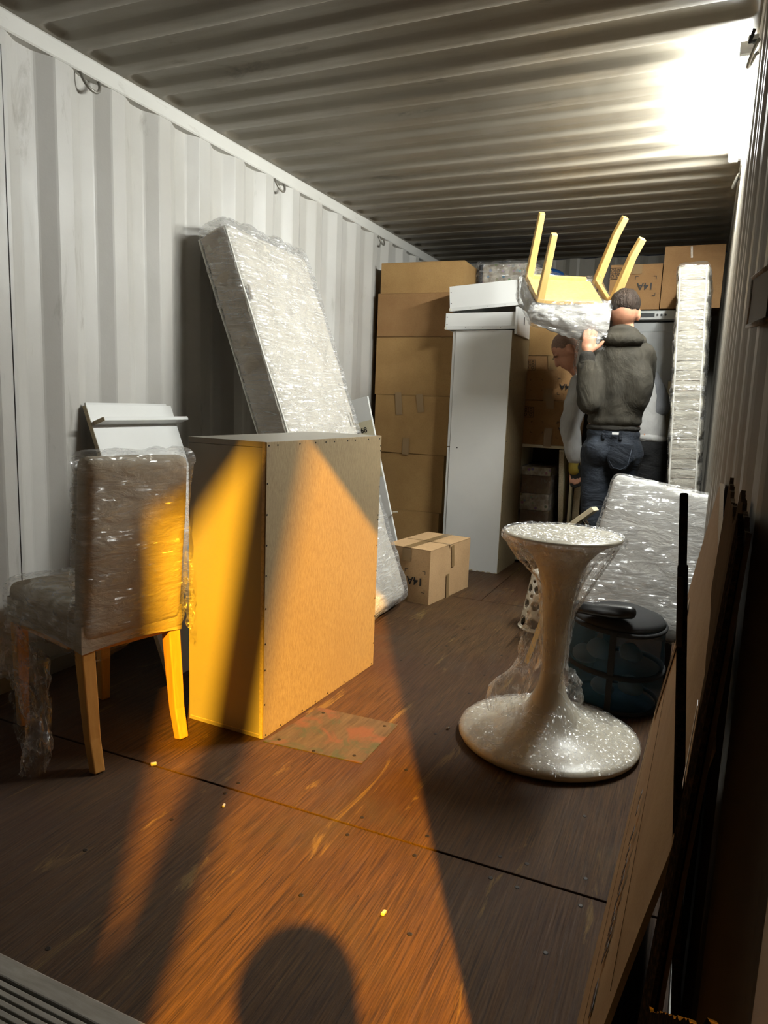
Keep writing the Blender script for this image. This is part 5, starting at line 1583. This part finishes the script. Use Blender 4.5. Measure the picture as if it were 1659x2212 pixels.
# --- the man behind him, bent over
b = V(-.42, 4.86, 0)
p2 = thing('person', 'person in a light grey sweatshirt with shaved head bending down behind the carrier', 'person', b)
hs, P, fr, axs = head_shapes((-.850, 4.80, 1.500), (-.62, -.28, -.62), (-.45, 0, .9))
Lsh, Lel, Lwr = V(-.745, 4.80, 1.265), V(-.790, 4.77, 1.02), V(-.740, 4.75, .79)
Rsh, Rel, Rwr = V(-.350, 4.86, 1.330), V(-.255, 4.86, 1.175), V(-.36, 4.80, 1.08)
LH_, RH_ = V(-.42, 4.87, .90), V(-.285, 4.88, .90)
LK, RK = V(-.44, 4.82, .48), V(-.27, 4.86, .48)
LA, RA = V(-.46, 4.90, .09), V(-.25, 4.93, .09)
body = hs + [('cap', (-.815, 4.82, 1.43), (-.70, 4.84, 1.33), .055, .065), ('ell', (-.55, 4.85, 1.24), (.20, .11, .14), rotm('Y', -.1)), ('ell', (-.37, 4.87, 1.05), (.13, .10, .16)),
             ('cap', Lsh, Lel, .048, .040), ('cap', Lel, Lwr, .038, .028), ('cap', Rsh, Rel, .048, .040), ('cap', Rel, Rwr, .038, .028),
             ('cap', LH_, LK, .08, .055), ('cap', LK, LA, .052, .036), ('cap', RH_, RK, .08, .055), ('cap', RK, RA, .052, .036)]
body += hand_shapes(Lwr, (.15, -.05, -1), (1, .2, 0), 1.0, 1.0, 1) + hand_shapes(Rwr, (-.4, -.3, -.8), (1, 0, 0), 1.0, 1.0, 1)
remesh_union('body', 'skin', p2, shift(body, b), .0065, 3)
remesh_union('stubble', 'stubble', p2, shift([('ell', P(0, -.016, .026), (.0785, .094, .098), fr), ('ell', P(0, -.055, -.02), (.066, .05, .055), fr)], b), .0085, 2)
eyes(p2, P, b)
sw = [('cap', (-.60, 4.85, 1.235), (-.345, 4.87, 1.03), .160, .138, .85), ('cap', (-.40, 4.87, 1.25), (-.335, 4.87, 1.0), .150, .132, .85), ('cap', (-.72, 4.82, 1.275), (-.36, 4.865, 1.31), .085, .085)]
remesh_union('sweatshirt', 'sweat', p2, shift(sw, b), .012, 8, folds(.007, (6, 6, 12), 3))
remesh_union('sleeve', 'sweat', p2, shift([('cap', Lsh + V(0, 0, .02), Lel, .080, .068), ('cap', Lel, Lwr + V(0, 0, .02), .068, .048)], b), .012, 3, folds(.007, (8, 8, 14), 4))
remesh_union('sleeve', 'sweatdark', p2, shift([('cap', Rsh, Rel, .078, .068), ('cap', Rel, Rwr, .066, .048)], b), .012, 3, folds(.007, (8, 8, 14), 5))
remesh_union('waistband', 'sweat', p2, shift([('ell', (-.325, 4.87, .975), (.132, .118, .048), rotm('Y', .12))], b), .012, 2)
remesh_union('glove', 'glove', p2, shift([('cap', Lwr + V(0, 0, .0), Lwr + V(.006, -.003, -.05), .036, .040)], b), .008, 2)
remesh_union('glove_palm', 'glove2', p2, shift([(q[0],) + tuple(q[1:3]) + (q[3] * 1.12, q[4] * 1.12) if q[0] == 'cap' else q for q in hand_shapes(Lwr + V(.008, -.003, -.01), (.15, -.05, -1), (1, .2, 0), 1.0, 1.06, 1)], b), .0075, 2)
remesh_union('trousers', 'trousers', p2, shift([('ell', (-.335, 4.875, .90), (.148, .125, .11)), ('cap', LH_, LK, .105, .078), ('cap', LK, LA + V(0, 0, .02), .074, .06), ('cap', RH_, RK, .107, .080), ('cap', RK, RA + V(0, 0, .02), .075, .06)], b), .013, 4, folds(.005, (8, 8, 14), 6))
for A_ in (LA, RA):
    remesh_union('shoe', 'shoe', p2, shift([('cap', (A_.x + .02, A_.y + .04, .045), (A_.x - .05, A_.y - .12, .035), .045, .036), ('cap', A_, (A_.x, A_.y, .05), .048, .048)], b), .012, 2)

# --- the photographer, standing outside just behind the camera (only the shadow is in view)
b = V(.16, -.26, -.4)
p3 = thing('person', 'person holding up a phone outside the doors whose head shadow falls on the floor', 'person', b)
hs, P, fr, axs = head_shapes((.118, -.130, 1.370), (-.35, .93, -.05))
S = [V(-.03, -.30, 1.10), V(.33, -.24, 1.10)]; E_ = [V(-.10, -.24, .84), V(.34, -.14, .84)]; Wr = [V(-.035, -.115, 1.02), V(.085, -.085, 1.02)]
Hp = [V(.07, -.30, .50), V(.25, -.28, .50)]; K = [V(.06, -.27, .06), V(.26, -.25, .06)]; An = [V(.05, -.31, -.32), V(.27, -.29, -.32)]
body = hs + [('cap', (.125, -.16, 1.29), (.14, -.22, 1.15), .055, .062), ('ell', (.15, -.27, .98), (.17, .11, .19)), ('ell', (.155, -.28, .72), (.15, .11, .20))]
for k in (0, 1):
    body += [('cap', S[k], E_[k], .050, .042), ('cap', E_[k], Wr[k], .040, .028), ('cap', Hp[k], K[k], .085, .056), ('cap', K[k], An[k], .054, .038)]
    body += hand_shapes(Wr[k], (.05, .15, 1), (1 if k == 0 else -1, 0, 0), 1.0 if k else -1.0, .9, 1)
remesh_union('body', 'skin', p3, shift(body, b), .009, 3)
ck = [('ell', (.15, -.27, 1.0), (.19, .13, .19)), ('ell', (.155, -.28, .74), (.17, .13, .22)), ('cap', (.0, -.28, 1.10), (.30, -.24, 1.10), .08, .08)]
for k in (0, 1): ck += [('cap', S[k], E_[k], .068, .058), ('cap', E_[k], Wr[k] - V(0, 0, .04), .056, .045)]
remesh_union('coat', 'rib', p3, shift(ck, b), .014, 3)
tr_ = [('ell', (.16, -.29, .52), (.165, .125, .12))]
for k in (0, 1): tr_ += [('cap', Hp[k], K[k], .105, .075), ('cap', K[k], An[k], .074, .058)]
remesh_union('trousers', 'trousers', p3, shift(tr_, b), .014, 3)
remesh_union('hair', 'hair', p3, shift([('ell', P(0, -.018, .034), (.088, .100, .094), fr), ('ell', P(0, -.06, -.02), (.07, .055, .07), fr)], b), .010, 2)
for k in (0, 1):
    remesh_union('shoe', 'shoe', p3, shift([('cap', (An[k].x, An[k].y - .04, -.355), (An[k].x - .03, An[k].y + .14, -.362), .044, .036), ('cap', An[k], (An[k].x, An[k].y, -.35), .048, .048)], b), .012, 2)
ph = thing('phone', 'dark phone held up by the photographer outside the doors', 'phone', (.025, -.045, 1.03))
MB().rbox((.03, -.045, 1.085), (.075, .009, .15), .004, 6, None, rotm('Z', .4)).build('case', 'black', ph, w=True)
